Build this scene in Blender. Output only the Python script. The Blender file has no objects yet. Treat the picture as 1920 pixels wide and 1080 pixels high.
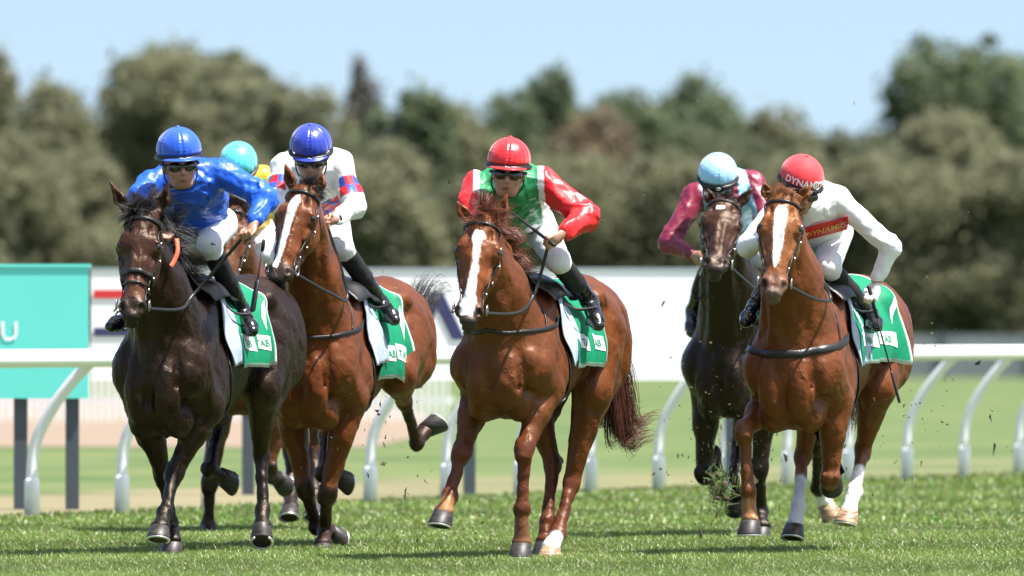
import bpy, math, random
import numpy as np
from mathutils import Vector, Matrix, Euler
rnd = random.Random(7)
rng = np.random.default_rng(11)
scene = bpy.context.scene
COL = scene.collection

# ------------------------------------------------------------------ camera, sky, sun
FPX, CAMH, YHOR = 21333.3, 1.30, 624.0            # focal length in photo pixels, eye height, horizon row
cam_d = bpy.data.cameras.new("camera"); cam = bpy.data.objects.new("camera", cam_d); COL.objects.link(cam)
cam.location = (0, 0, CAMH); cam.rotation_euler = (math.radians(90), 0, 0)
cam_d.sensor_width = 36; cam_d.lens = 400; cam_d.shift_y = (YHOR - 540) / 1920
cam_d.clip_start = 1; cam_d.clip_end = 5000
cam_d.dof.use_dof = True; cam_d.dof.focus_distance = 65.6; cam_d.dof.aperture_fstop = 4.0
scene.camera = cam
SUN_EL, SUN_AZ = math.radians(66), math.radians(112)   # azimuth measured from +Y (away from camera) towards +X (right)
w = bpy.data.worlds.new("World"); scene.world = w; w.use_nodes = True
nt = w.node_tree; nt.nodes.clear()
wo = nt.nodes.new("ShaderNodeOutputWorld"); bg = nt.nodes.new("ShaderNodeBackground")
sky = nt.nodes.new("ShaderNodeTexSky"); sky.sky_type = 'NISHITA'; sky.sun_disc = False
sky.sun_elevation = SUN_EL; sky.sun_rotation = SUN_AZ
sky.air_density = 1.0; sky.dust_density = 2.0; sky.ozone_density = 1.0; sky.altitude = 50
bg.inputs[1].default_value = 0.092
tcw = nt.nodes.new("ShaderNodeTexCoord"); mpw = nt.nodes.new("ShaderNodeMapping"); mpw.inputs["Location"].default_value = (0, 0, .11)   # the blue a little above the horizon haze
nt.links.new(tcw.outputs["Generated"], mpw.inputs[0]); nt.links.new(mpw.outputs[0], sky.inputs[0])
nt.links.new(sky.outputs[0], bg.inputs[0]); nt.links.new(bg.outputs[0], wo.inputs[0])
sd = bpy.data.lights.new("sun", 'SUN'); sd.energy = 5.0; sd.angle = math.radians(0.53); sd.color = (1, 0.96, 0.9)
so = bpy.data.objects.new("sun", sd); COL.objects.link(so); so.location = (20, 80, 40)
sdir = Vector((math.cos(SUN_EL) * math.sin(SUN_AZ), math.cos(SUN_EL) * math.cos(SUN_AZ), math.sin(SUN_EL)))
so.rotation_euler = sdir.to_track_quat('Z', 'Y').to_euler()
scene.view_settings.view_transform = 'Standard'; scene.view_settings.look = 'None'
scene.view_settings.exposure = 1.22; scene.view_settings.gamma = 1.0

# ------------------------------------------------------------------ small helpers
def A(*v): return np.array(v, dtype=float)
def P(px, py, Y): return A((px - 960) / FPX * Y, Y, CAMH + (YHOR - py) / FPX * Y)
def nrm(v): v = np.asarray(v, float); return v / (np.linalg.norm(v) + 1e-12)

def tag(o, label=None, cat=None, group=None, kind=None):
    if label: o["label"] = label
    if cat: o["category"] = cat
    if group: o["group"] = group
    if kind: o["kind"] = kind
    return o

def mesh_obj(name, V, F, mat=None, parent=None, loc=None, cols=None, smooth=True, fmats=None):
    """V in world coordinates; the object sits at loc (or at its parent's origin)."""
    V = np.asarray(V, float).reshape(-1, 3)
    if parent is not None:
        root = parent
        while root.parent is not None: root = root.parent
        base = np.array(root.location)
    else:
        base = np.array(loc if loc is not None else (0, 0, 0), float)
    me = bpy.data.meshes.new(name)
    V = V - base
    if isinstance(F, np.ndarray) and F.ndim == 2:
        n, k = F.shape
        me.vertices.add(len(V)); me.vertices.foreach_set("co", V.astype(np.float32).ravel())
        me.loops.add(n * k); me.loops.foreach_set("vertex_index", F.astype(np.int32).ravel())
        me.polygons.add(n)
        me.polygons.foreach_set("loop_start", np.arange(0, n * k, k, dtype=np.int32))
        me.polygons.foreach_set("loop_total", np.full(n, k, dtype=np.int32))
        me.update(calc_edges=True); me.validate()
    else:
        me.from_pydata([tuple(v) for v in V], [], [tuple(int(i) for i in f) for f in F]); me.update()
    if smooth: me.polygons.foreach_set("use_smooth", np.ones(len(me.polygons), dtype=bool))
    if cols is not None:
        at = me.color_attributes.new("Col", 'FLOAT_COLOR', 'POINT')
        c4 = np.ones((len(me.vertices), 4), np.float32); c4[:, :3] = cols[:len(me.vertices)]
        at.data.foreach_set("color", c4.ravel())
    if mat is not None:
        for m in (mat if isinstance(mat, (list, tuple)) else [mat]): me.materials.append(m)
    if fmats is not None: me.polygons.foreach_set("material_index", np.asarray(fmats, dtype=np.int32))
    o = bpy.data.objects.new(name, me); COL.objects.link(o)
    if parent is not None: o.parent = parent
    else: o.location = tuple(base)
    return o

def empty(name, loc):
    o = bpy.data.objects.new(name, None); COL.objects.link(o); o.location = tuple(loc); o.empty_display_size = .1
    return o

class MB:
    def __init__(s): s.V = []; s.F = []; s.n = 0
    def add(s, V, F):
        V = np.asarray(V, float); s.V.append(V); s.F += [tuple(i + s.n for i in f) for f in F]; s.n += len(V); return s
    def obj(s, name, mat, parent=None, **k): return mesh_obj(name, np.concatenate(s.V), s.F, mat, parent, **k)

def box(c, size, R=None):
    c = A(*c); sx, sy, sz = [q / 2 for q in size]
    V = A(*[(x, y, z) for x in (-sx, sx) for y in (-sy, sy) for z in (-sz, sz)]).reshape(-1, 3)
    if R is not None: V = V @ np.asarray(R).T
    return V + c, [(0, 1, 3, 2), (4, 6, 7, 5), (0, 4, 5, 1), (2, 3, 7, 6), (0, 2, 6, 4), (1, 5, 7, 3)]

def frames(pts, up=None):
    pts = np.asarray(pts, float); t = np.gradient(pts, axis=0); t /= np.linalg.norm(t, axis=1)[:, None] + 1e-12
    u = A(0, 0, 1) if up is None else A(*up)
    if abs(t[0] @ u) > .95: u = A(1, 0, 0)
    N = []; n = nrm(np.cross(t[0], u))
    for i in range(len(pts)):
        n = nrm(n - (n @ t[i]) * t[i]); N.append(n)
    N = np.array(N); return t, N, np.cross(t, N)

def tube(pts, r, seg=8, cap=True, squash=1.0, up=None):
    pts = np.asarray(pts, float); n = len(pts); r = np.broadcast_to(np.asarray(r, float), (n,))
    t, N, B = frames(pts, up); a = np.arange(seg) / seg * 2 * math.pi
    V = pts[:, None] + (np.cos(a)[None, :, None] * N[:, None] + squash * np.sin(a)[None, :, None] * B[:, None]) * r[:, None, None]
    V = V.reshape(-1, 3); F = []
    for i in range(n - 1):
        for j in range(seg):
            k = (j + 1) % seg; F.append((i * seg + j, i * seg + k, (i + 1) * seg + k, (i + 1) * seg + j))
    if cap: F.append(tuple(range(seg))[::-1]); F.append(tuple((n - 1) * seg + j for j in range(seg)))
    return V, F

def spline(pts, n=24, closed=False):
    p = np.asarray(pts, float); m = len(p)
    out = []
    segs = m if closed else m - 1
    for s in range(n + (0 if closed else 1)):
        x = s / n * segs; i = min(int(x), segs - 1); f = x - i
        g = lambda k: p[k % m] if closed else p[min(max(k, 0), m - 1)]
        a, b, c, d = g(i - 1), g(i), g(i + 1), g(i + 2)
        out.append(.5 * ((2 * b) + (c - a) * f + (2 * a - 5 * b + 4 * c - d) * f * f + (3 * b - a - 3 * c + d) * f ** 3))
    return np.array(out)

def wav(Pn, seed, scale, octs=3):
    """cheap smooth pseudo-noise, roughly -1..1"""
    r = np.random.default_rng(seed); v = 0; amp = 1; tot = 0
    Q = Pn
    for o in range(octs):
        s = 0
        for k in range(4):
            d = r.normal(size=3); d /= np.linalg.norm(d)
            s = s + np.sin((Q @ d) * (2 * math.pi / scale) * (1 + .4 * r.random()) + r.random() * 6.28)
        v = v + amp * s / 2.6; tot += amp; amp *= .5; scale *= .5
        Q = Q + .12 * scale * np.stack([np.sin(Q[..., 1] / scale * 3), np.sin(Q[..., 2] / scale * 3), np.sin(Q[..., 0] / scale * 3)], -1)
    return v / tot

# ------------------------------------------------------------------ implicit bodies -> one continuous mesh
class Body:
    def __init__(s): s.pr = []
    def cone(s, a, b, ra, rb, k=.03, col=None, flat=None, f=1.0, sub=False):
        s.pr.append(('c', (A(*a), A(*b), ra, rb, None if flat is None else nrm(flat), f), k, col, sub)); return s
    def ell(s, c, r, R=None, k=.03, col=None, sub=False):
        s.pr.append(('e', (A(*c), A(*r), None if R is None else np.asarray(R, float)), k, col, sub)); return s
    @staticmethod
    def ev(pr, X):
        if pr[0] == 'c':
            a, b, ra, rb, ax, f = pr[1]; ba = b - a; L = ba @ ba + 1e-9; q = X - a
            h = np.clip((q @ ba) / L, 0, 1); q = q - h[..., None] * ba
            if ax is not None: q = q + (q @ ax)[..., None] * ax * (f - 1)
            return np.sqrt((q * q).sum(-1)) - (ra + (rb - ra) * h)
        c, r, R = pr[1]; q = X - c
        if R is not None: q = q @ R                      # columns of R are the ellipsoid axes
        k0 = np.sqrt(((q / r) ** 2).sum(-1)); k1 = np.sqrt(((q / r ** 2) ** 2).sum(-1)) + 1e-9
        return k0 * (k0 - 1) / k1
    def dist(s, X, lo=0, hi=None):
        d = np.full(X.shape[:-1], 9.0)
        for pr in s.pr[lo:hi]:
            e = s.ev(pr, X); k = pr[2]
            if pr[4]:
                h = np.maximum(k - np.abs(d + e), 0) / k; d = np.maximum(d, -e) + h * h * k / 4
            else:
                h = np.maximum(k - np.abs(d - e), 0) / k; d = np.minimum(d, e) - h * h * k / 4
        return d
    def project(s, X, off=.004, lo=0, hi=None, it=8):
        X = np.array(X, float); e = .002
        for _ in range(it):
            d = s.dist(X, lo, hi); g = np.stack([(s.dist(X + e * v, lo, hi) - s.dist(X - e * v, lo, hi)) / (2 * e) for v in np.eye(3)], -1)
            X = X - np.clip(d - off, -.06, .06)[:, None] * g / ((g * g).sum(-1)[:, None] + 1e-4)
        return X, g / (np.linalg.norm(g, axis=1)[:, None] + 1e-9)
    def bounds(s, pr, m):
        if pr[0] == 'c':
            a, b, ra, rb = pr[1][:4]; r = max(ra, rb) + m; return np.minimum(a, b) - r, np.maximum(a, b) + r
        c, r, R = pr[1]
        e = r if R is None else np.sqrt(((R * r) ** 2).sum(1))
        return c - e - m, c + e + m
    def mesh(s, h, disp=None, base_col=(.5, .5, .5), csm=4, smooth=1):
        bs = [s.bounds(p, 0) for p in s.pr if not p[4]]
        lo = np.min([b[0] for b in bs], 0) - 3 * h - .015; hi = np.max([b[1] for b in bs], 0) + 3 * h + .015
        n = np.ceil((hi - lo) / h).astype(int) + 1
        v = np.full(n, 9.0, np.float32); own = np.full(n, -1, np.int16)
        for i, pr in enumerate(s.pr):
            k = pr[2]; a, b = s.bounds(pr, k + 2 * h + .01)
            i0 = np.clip(np.floor((a - lo) / h).astype(int), 0, n); i1 = np.clip(np.ceil((b - lo) / h).astype(int) + 1, 0, n)
            if (i1 <= i0).any(): continue
            sl = tuple(slice(x, y) for x, y in zip(i0, i1))
            g = np.stack(np.meshgrid(*[lo[q] + h * np.arange(i0[q], i1[q]) for q in range(3)], indexing='ij'), -1)
            e = s.ev(pr, g); d = v[sl]
            if pr[4]:
                hh = np.maximum(k - np.abs(d + e), 0) / k
                if pr[3] is not None: own[sl][e < .004] = i
                v[sl] = np.maximum(d, -e) + hh * hh * k / 4
            else:
                hh = np.maximum(k - np.abs(d - e), 0) / k; m = e < d
                o = own[sl]; o[m] = i; own[sl] = o
                v[sl] = np.minimum(d, e) - hh * hh * k / 4
        if disp is not None:
            idx = np.argwhere(np.abs(v) < 4 * h + .03); X = lo + h * idx
            v[tuple(idx.T)] += disp(X).astype(np.float32)
        V, F = surfnets(v, lo, h)
        ii = np.clip(np.round((V - lo) / h).astype(int), 0, n - 1); ow = own[tuple(ii.T)]
        cols = np.array([list(p[3] if p[3] is not None else base_col) for p in s.pr] + [list(base_col)], float)[ow]
        E = np.concatenate([F[:, [0, 1]], F[:, [1, 2]], F[:, [2, 3]], F[:, [3, 0]]]); N = len(V)
        deg = np.bincount(E[:, 0], minlength=N) + np.bincount(E[:, 1], minlength=N)
        def avg(a):
            out = np.zeros_like(a)
            for c in range(a.shape[1]):
                out[:, c] = np.bincount(E[:, 0], a[E[:, 1], c], N) + np.bincount(E[:, 1], a[E[:, 0], c], N)
            return out / np.maximum(deg, 1)[:, None]
        for _ in range(csm): cols = .5 * cols + .5 * avg(cols)
        for _ in range(smooth): V = V + .5 * (avg(V) - V); V = V - .52 * (avg(V) - V)
        return V, F, cols, ow

def surfnets(v, lo, h):
    s = v < 0; c = np.zeros(tuple(d - 1 for d in v.shape), np.int8); nx, ny, nz = c.shape
    cor = [(i, j, k) for i in (0, 1) for j in (0, 1) for k in (0, 1)]
    for i, j, k in cor: c += s[i:i + nx, j:j + ny, k:k + nz]
    act = (c > 0) & (c < 8); ci = np.argwhere(act); idx = np.full(c.shape, -1, np.int64); idx[act] = np.arange(len(ci))
    val = {q: v[ci[:, 0] + q[0], ci[:, 1] + q[1], ci[:, 2] + q[2]] for q in cor}
    S = np.zeros((len(ci), 3)); n = np.zeros(len(ci))
    for q in cor:
        for ax in range(3):
            if q[ax]: continue
            r = list(q); r[ax] = 1; va, vb = val[q], val[tuple(r)]
            m = (va < 0) != (vb < 0); t = va[m] / (va[m] - vb[m])
            pt = np.tile(A(*q), (m.sum(), 1)); pt[:, ax] = t; S[m] += pt; n[m] += 1
    V = lo + h * (ci + S / n[:, None]); Fs = []
    for ax in range(3):
        a1, a2 = (ax + 1) % 3, (ax + 2) % 3
        s0 = [slice(None)] * 3; s1 = [slice(None)] * 3
        s0[ax] = slice(0, -1); s1[ax] = slice(1, None)
        for a in (a1, a2): s0[a] = s1[a] = slice(1, -1)
        x, y = s[tuple(s0)], s[tuple(s1)]; e = np.argwhere(x != y)
        if not len(e): continue
        ins = x[tuple(e.T)]; b = e.copy(); b[:, a1] += 1; b[:, a2] += 1
        def cell(d1, d2):
            q = b.copy(); q[:, a1] += d1; q[:, a2] += d2; return idx[tuple(q.T)]
        quad = np.stack([cell(-1, -1), cell(0, -1), cell(0, 0), cell(-1, 0)], 1)
        quad[~ins] = quad[~ins][:, ::-1]; Fs.append(quad)
    return V, np.concatenate(Fs)

# ------------------------------------------------------------------ materials
def new_mat(name):
    m = bpy.data.materials.new(name); m.use_nodes = True; t = m.node_tree
    return m, t, t.nodes["Principled BSDF"]
def node(t, kind, **k):
    n = t.nodes.new(kind)
    for a, b in k.items(): setattr(n, a, b)
    return n
def plain(name, col, rough=.5, metal=0, spec=.5, noise=0, nscale=30, bump=0, bscale=60, sheen=0, coat=0):
    m, t, b = new_mat(name)
    b.inputs["Base Color"].default_value = (*col, 1); b.inputs["Roughness"].default_value = rough
    b.inputs["Metallic"].default_value = metal; b.inputs["Specular IOR Level"].default_value = spec
    b.inputs["Sheen Weight"].default_value = sheen; b.inputs["Coat Weight"].default_value = coat
    tc = node(t, "ShaderNodeTexCoord")
    if noise:
        n = node(t, "ShaderNodeTexNoise"); n.inputs["Scale"].default_value = nscale; n.inputs["Detail"].default_value = 5
        t.links.new(tc.outputs["Object"], n.inputs["Vector"])
        mx = node(t, "ShaderNodeMix", data_type='RGBA', blend_type='MIX')
        mx.inputs[6].default_value = (*[c * (1 - noise) for c in col], 1); mx.inputs[7].default_value = (*[min(1, c * (1 + noise)) for c in col], 1)
        t.links.new(n.outputs["Fac"], mx.inputs[0]); t.links.new(mx.outputs[2], b.inputs["Base Color"])
    if bump:
        n = node(t, "ShaderNodeTexNoise"); n.inputs["Scale"].default_value = bscale; n.inputs["Detail"].default_value = 6
        t.links.new(tc.outputs["Object"], n.inputs["Vector"]); bp = node(t, "ShaderNodeBump"); bp.inputs["Strength"].default_value = bump
        bp.inputs["Distance"].default_value = .01
        t.links.new(n.outputs["Fac"], bp.inputs["Height"]); t.links.new(bp.outputs["Normal"], b.inputs["Normal"])
    return m
def vcol(name, rough=.4, noise=.18, nscale=(14, 14, 14), bump=.2, bscale=(40, 40, 40), bdist=.006, spec=.5, coat=0, sheen=0, fine=0, veins=0):
    m, t, b = new_mat(name); at = node(t, "ShaderNodeVertexColor", layer_name="Col")
    tc = node(t, "ShaderNodeTexCoord")
    def nz(sc, det, mult=1):
        mp = node(t, "ShaderNodeMapping"); mp.inputs["Scale"].default_value = sc; n = node(t, "ShaderNodeTexNoise")
        n.inputs["Scale"].default_value = mult; n.inputs["Detail"].default_value = det; n.inputs["Roughness"].default_value = .6
        t.links.new(tc.outputs["Object"], mp.inputs[0]); t.links.new(mp.outputs[0], n.inputs["Vector"]); return n
    n1 = nz(nscale, 6); mr = node(t, "ShaderNodeMapRange"); mr.inputs["From Min"].default_value = .25; mr.inputs["From Max"].default_value = .75
    mr.inputs["To Min"].default_value = 1 - noise; mr.inputs["To Max"].default_value = 1 + noise
    t.links.new(n1.outputs["Fac"], mr.inputs["Value"])
    vm = node(t, "ShaderNodeVectorMath", operation='SCALE'); t.links.new(at.outputs["Color"], vm.inputs[0]); t.links.new(mr.outputs[0], vm.inputs["Scale"])
    t.links.new(vm.outputs[0], b.inputs["Base Color"])
    n2 = nz(bscale, 5); bp = node(t, "ShaderNodeBump"); bp.inputs["Strength"].default_value = bump; bp.inputs["Distance"].default_value = bdist
    t.links.new(n2.outputs["Fac"], bp.inputs["Height"]); last = bp
    if veins:                                     # raised skin veins: the ridge lines of a warped noise
        n4 = nz((7, 7, 5), 2); rd = node(t, "ShaderNodeMath", operation='SUBTRACT'); rd.inputs[1].default_value = .5; t.links.new(n4.outputs["Fac"], rd.inputs[0])
        ab = node(t, "ShaderNodeMath", operation='ABSOLUTE'); t.links.new(rd.outputs[0], ab.inputs[0]); vr = node(t, "ShaderNodeMapRange", interpolation_type='SMOOTHSTEP')
        t.links.new(ab.outputs[0], vr.inputs[0]); vr.inputs[1].default_value = 0; vr.inputs[2].default_value = .022; vr.inputs[3].default_value = 1; vr.inputs[4].default_value = 0
        b3 = node(t, "ShaderNodeBump"); b3.inputs["Strength"].default_value = .22; b3.inputs["Distance"].default_value = .008
        t.links.new(vr.outputs[0], b3.inputs["Height"]); t.links.new(last.outputs["Normal"], b3.inputs["Normal"]); last = b3
    if fine:
        n3 = nz((200, 200, 60), 3); b2 = node(t, "ShaderNodeBump"); b2.inputs["Strength"].default_value = fine; b2.inputs["Distance"].default_value = .002
        t.links.new(n3.outputs["Fac"], b2.inputs["Height"]); t.links.new(last.outputs["Normal"], b2.inputs["Normal"]); last = b2
    t.links.new(last.outputs["Normal"], b.inputs["Normal"])
    rr = node(t, "ShaderNodeMapRange"); rr.inputs["To Min"].default_value = rough * .75; rr.inputs["To Max"].default_value = rough * 1.25
    t.links.new(n1.outputs["Fac"], rr.inputs["Value"]); t.links.new(rr.outputs[0], b.inputs["Roughness"])
    b.inputs["Specular IOR Level"].default_value = spec; b.inputs["Coat Weight"].default_value = coat; b.inputs["Coat Roughness"].default_value = .3
    b.inputs["Sheen Weight"].default_value = sheen
    return m
M = {}
M['coat'] = vcol("horse_coat", rough=.43, noise=.26, nscale=(9, 9, 9), bump=.5, bscale=(17, 17, 9), bdist=.018, spec=.34, coat=.0, fine=.35, veins=1)
M['coat'].node_tree.nodes["Principled BSDF"].inputs["Specular Tint"].default_value = (1, .80, .62, 1)
M['silk'] = vcol("satin_silk", rough=.43, noise=.06, bump=.22, bscale=(11, 16, 6), bdist=.022, spec=.55, sheen=.04)
M['matte'] = vcol("stretch_cloth", rough=.7, noise=.05, bump=.4, bscale=(30, 30, 12), bdist=.012, spec=.3)
M['skin'] = vcol("skin", rough=.5, noise=.1, nscale=(40, 40, 40), bump=.15, bscale=(90, 90, 90), bdist=.003)
M['cloth'] = vcol("saddle_cloth", rough=.65, noise=.06, bump=.4, bscale=(18, 18, 18), bdist=.012, spec=.3)
M['leather'] = plain("black_leather", (.012, .011, .010), .38, bump=.2, bscale=120)
M['boot'] = plain("boot_leather", (.008, .008, .009), .2, bump=.25, bscale=25, coat=.3)
M['sock'] = plain("black_gaiter", (.006, .006, .007), .75, bump=.2, bscale=40)
M['steel'] = plain("steel", (.55, .54, .52), .3, metal=1)
M['shoe'] = plain("aluminium_shoe", (.75, .75, .73), .4, metal=.7)
M['eye'] = plain("horse_eye", (.008, .005, .004), .06, coat=.5)
M['lens'] = plain("goggle_lens", (.01, .01, .012), .06, coat=1)
M['black'] = plain("black_plastic", (.01, .01, .011), .4)
M['white'] = plain("white_paint", (.86, .86, .85), .4, noise=.06, nscale=3, bump=.1, bscale=20)
M['whitec'] = plain("white_fabric", (.75, .76, .77), .7, bump=.3, bscale=40)
M['green'] = plain("green_print", (.0, .22, .10), .7)
M['teal'] = plain("teal_board", (.13, .68, .60), .55, noise=.04, nscale=2)
M['board'] = plain("white_board", (.88, .88, .88), .6, noise=.02, nscale=1.5)
M['navy'] = plain("navy_print", (.035, .035, .12), .6)
M['redp'] = plain("red_print", (.62, .03, .03), .6)
M['post'] = plain("grey_steel_post", (.055, .07, .085), .5, noise=.1, nscale=4)
M['orange'] = plain("orange_leather", (.65, .12, .05), .5)
M['watch'] = plain("watch", (.01, .01, .01), .3)
M['whip'] = plain("whip_shaft", (.02, .02, .022), .45)
def hair(name, col):
    return plain(name, col, .42, noise=.35, nscale=60, spec=.5)
M['hblack'] = hair("black_hair", (.012, .009, .008)); M['hdark'] = hair("dark_brown_hair", (.022, .012, .009))
M['hches'] = hair("chestnut_hair", (.17, .055, .03)); M['hlight'] = hair("light_chestnut_hair", (.30, .13, .06))
M['htail'] = hair("dark_chestnut_hair", (.10, .03, .018))
def hoofmat(name, c1, c2):
    m, t, b = new_mat(name); tc = node(t, "ShaderNodeTexCoord"); n = node(t, "ShaderNodeTexNoise"); n.inputs["Scale"].default_value = 45
    mp = node(t, "ShaderNodeMapping"); mp.inputs["Scale"].default_value = (.3, .3, 2.2)
    cr = node(t, "ShaderNodeValToRGB"); cr.color_ramp.elements[0].color = (*c1, 1); cr.color_ramp.elements[1].color = (*c2, 1)
    cr.color_ramp.elements[0].position = .35; cr.color_ramp.elements[1].position = .65
    t.links.new(tc.outputs["Object"], mp.inputs[0]); t.links.new(mp.outputs[0], n.inputs["Vector"])
    t.links.new(n.outputs["Fac"], cr.inputs[0]); t.links.new(cr.outputs[0], b.inputs["Base Color"]); b.inputs["Roughness"].default_value = .5
    return m
M['hoof'] = hoofmat("dark_hoof", (.014, .012, .011), (.045, .037, .032)); M['hoofl'] = hoofmat("pale_hoof", (.16, .08, .05), (.50, .36, .2))
# ------------------------------------------------------------------ the racehorse
def hairs(roots, dirs, length, r0=.0035, n=7, droop=.5, jit=.35, wave=.25, seed=1):
    """tapered strands; roots (N,3), dirs (N,3), length scalar or (N,)"""
    g = np.random.default_rng(seed); N = len(roots); nl = max(6, min(60, N // 14)); lk = g.integers(0, nl, N); lr = roots[g.integers(0, N, nl)]
    lk = np.argmin(((roots[:, None] - lr[None]) ** 2).sum(-1) + g.random((N, nl)) * .0008, 1) if N < 3000 else lk   # strands gather in locks
    L = np.broadcast_to(length, (N,)) * g.uniform(.7, 1.1, N) * g.uniform(.65, 1.15, nl)[lk]
    d = dirs + g.normal(0, jit, (nl, 3))[lk] * .75 + g.normal(0, jit, (N, 3)) * .12 + (lr[lk] - roots) * 3; d /= np.linalg.norm(d, axis=1)[:, None]
    p = roots.copy(); pts = [p.copy()]; wv = g.normal(0, 1, (nl, 3))[lk] * 1.2 + g.normal(0, .25, (N, 3))
    for i in range(1, n):
        d = d + A(0, 0, -1) * droop / n + wv * wave / n + g.normal(0, .06, (N, 3)) * wave
        d /= np.linalg.norm(d, axis=1)[:, None]; p = p + d * (L / (n - 1))[:, None]; pts.append(p.copy())
    pts = np.stack(pts, 1)                                             # N,n,3
    t = np.gradient(pts, axis=1); t /= np.linalg.norm(t, axis=2)[..., None] + 1e-9
    ref = g.normal(0, 1, (N, 1, 3)); s = np.cross(t, ref); s /= np.linalg.norm(s, axis=2)[..., None] + 1e-9; b = np.cross(t, s)
    rad = r0 * (1 - np.linspace(0, 1, n) ** 2 * .85)
    V = np.stack([pts + (math.cos(a) * s + math.sin(a) * b * .6) * rad[None, :, None] for a in (0, 2.1, 4.2)], 2)  # N,n,3,3
    V = V.reshape(-1, 3); base = (np.arange(N) * n * 3)[:, None, None] + (np.arange(n - 1) * 3)[None, :, None]
    F = np.concatenate([np.stack([base + j, base + (j + 1) % 3, base + 3 + (j + 1) % 3, base + 3 + j], -1).reshape(-1, 4) for j in range(3)])
    return V, F

def strap_geo(path, body, width, th=.004, off=.003, lo=0, hi=None, n=48, closed=False, project=True, nref=None):
    p = spline(path, n, closed)
    if project: p, N = body.project(p, off, lo, hi)
    else: N = np.tile(nrm(nref if nref is not None else A(0, -1, .3)), (len(p), 1))
    if closed: t = np.roll(p, -1, 0) - np.roll(p, 1, 0)
    else: t = np.gradient(p, axis=0)
    t /= np.linalg.norm(t, axis=1)[:, None] + 1e-9
    s = np.cross(t, N); s /= np.linalg.norm(s, axis=1)[:, None] + 1e-9; N = np.cross(s, t)
    m = len(p); V = np.stack([p - s * width / 2, p + s * width / 2, p + s * width / 2 * .85 + N * th, p - s * width / 2 * .85 + N * th], 1).reshape(-1, 3)
    F = []
    for i in range(m if closed else m - 1):
        a, b = i * 4, ((i + 1) % m) * 4
        for j in range(4): k = (j + 1) % 4; F.append((a + j, a + k, b + k, b + j))
    if not closed: F += [(3, 2, 1, 0), tuple((m - 1) * 4 + j for j in range(4))]
    return V, F

def hoof_geo(cor, down, fwd, r=.060, h=.092):
    """lofted hoof: cor = coronet centre, down = towards the sole, fwd = toe direction"""
    down = nrm(down); fwd = nrm(fwd - (fwd @ down) * down); lat = np.cross(fwd, down); V = []; seg = 20
    prof = [(0, .86, -.004), (.06, 1.0, .0), (.5, 1.14, .016), (.93, 1.28, .032), (1.0, 1.27, .033)]
    for q, s, sh in prof:
        for j in range(seg):
            a = j / seg * 2 * math.pi; c = math.cos(a); rr = r * s * (1 if c > -.55 else .93)
            V.append(cor + down * h * q * (1.0 + .18 * (c > 0) * c * 0) + fwd * (sh + rr * c * 1.08) + lat * rr * math.sin(a))
    n = len(prof)
    for q, s in ((.97, 1.05), (.90, .75), (.86, .3)):                      # hollow sole
        for j in range(seg):
            a = j / seg * 2 * math.pi; V.append(cor + down * h * q + fwd * (.033 + r * s * math.cos(a) * 1.08) + lat * r * s * math.sin(a))
    n += 3; F = [(i * seg + j, (i + 1) * seg + j, (i + 1) * seg + (j + 1) % seg, i * seg + (j + 1) % seg) for i in range(n - 1) for j in range(seg)]
    F.append(tuple((n - 1) * seg + j for j in range(seg))[::-1]); F.append(tuple(range(seg)))
    # U-shaped shoe
    sp = [cor + down * (h + .003) + fwd * (.033 + r * 1.16 * math.cos(a) * 1.06) + lat * r * 1.14 * math.sin(a) for a in np.linspace(-2.45, 2.45, 22)]
    return (np.array(V), F), tube(sp, .0085, 6, up=down, squash=.8)

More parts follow.
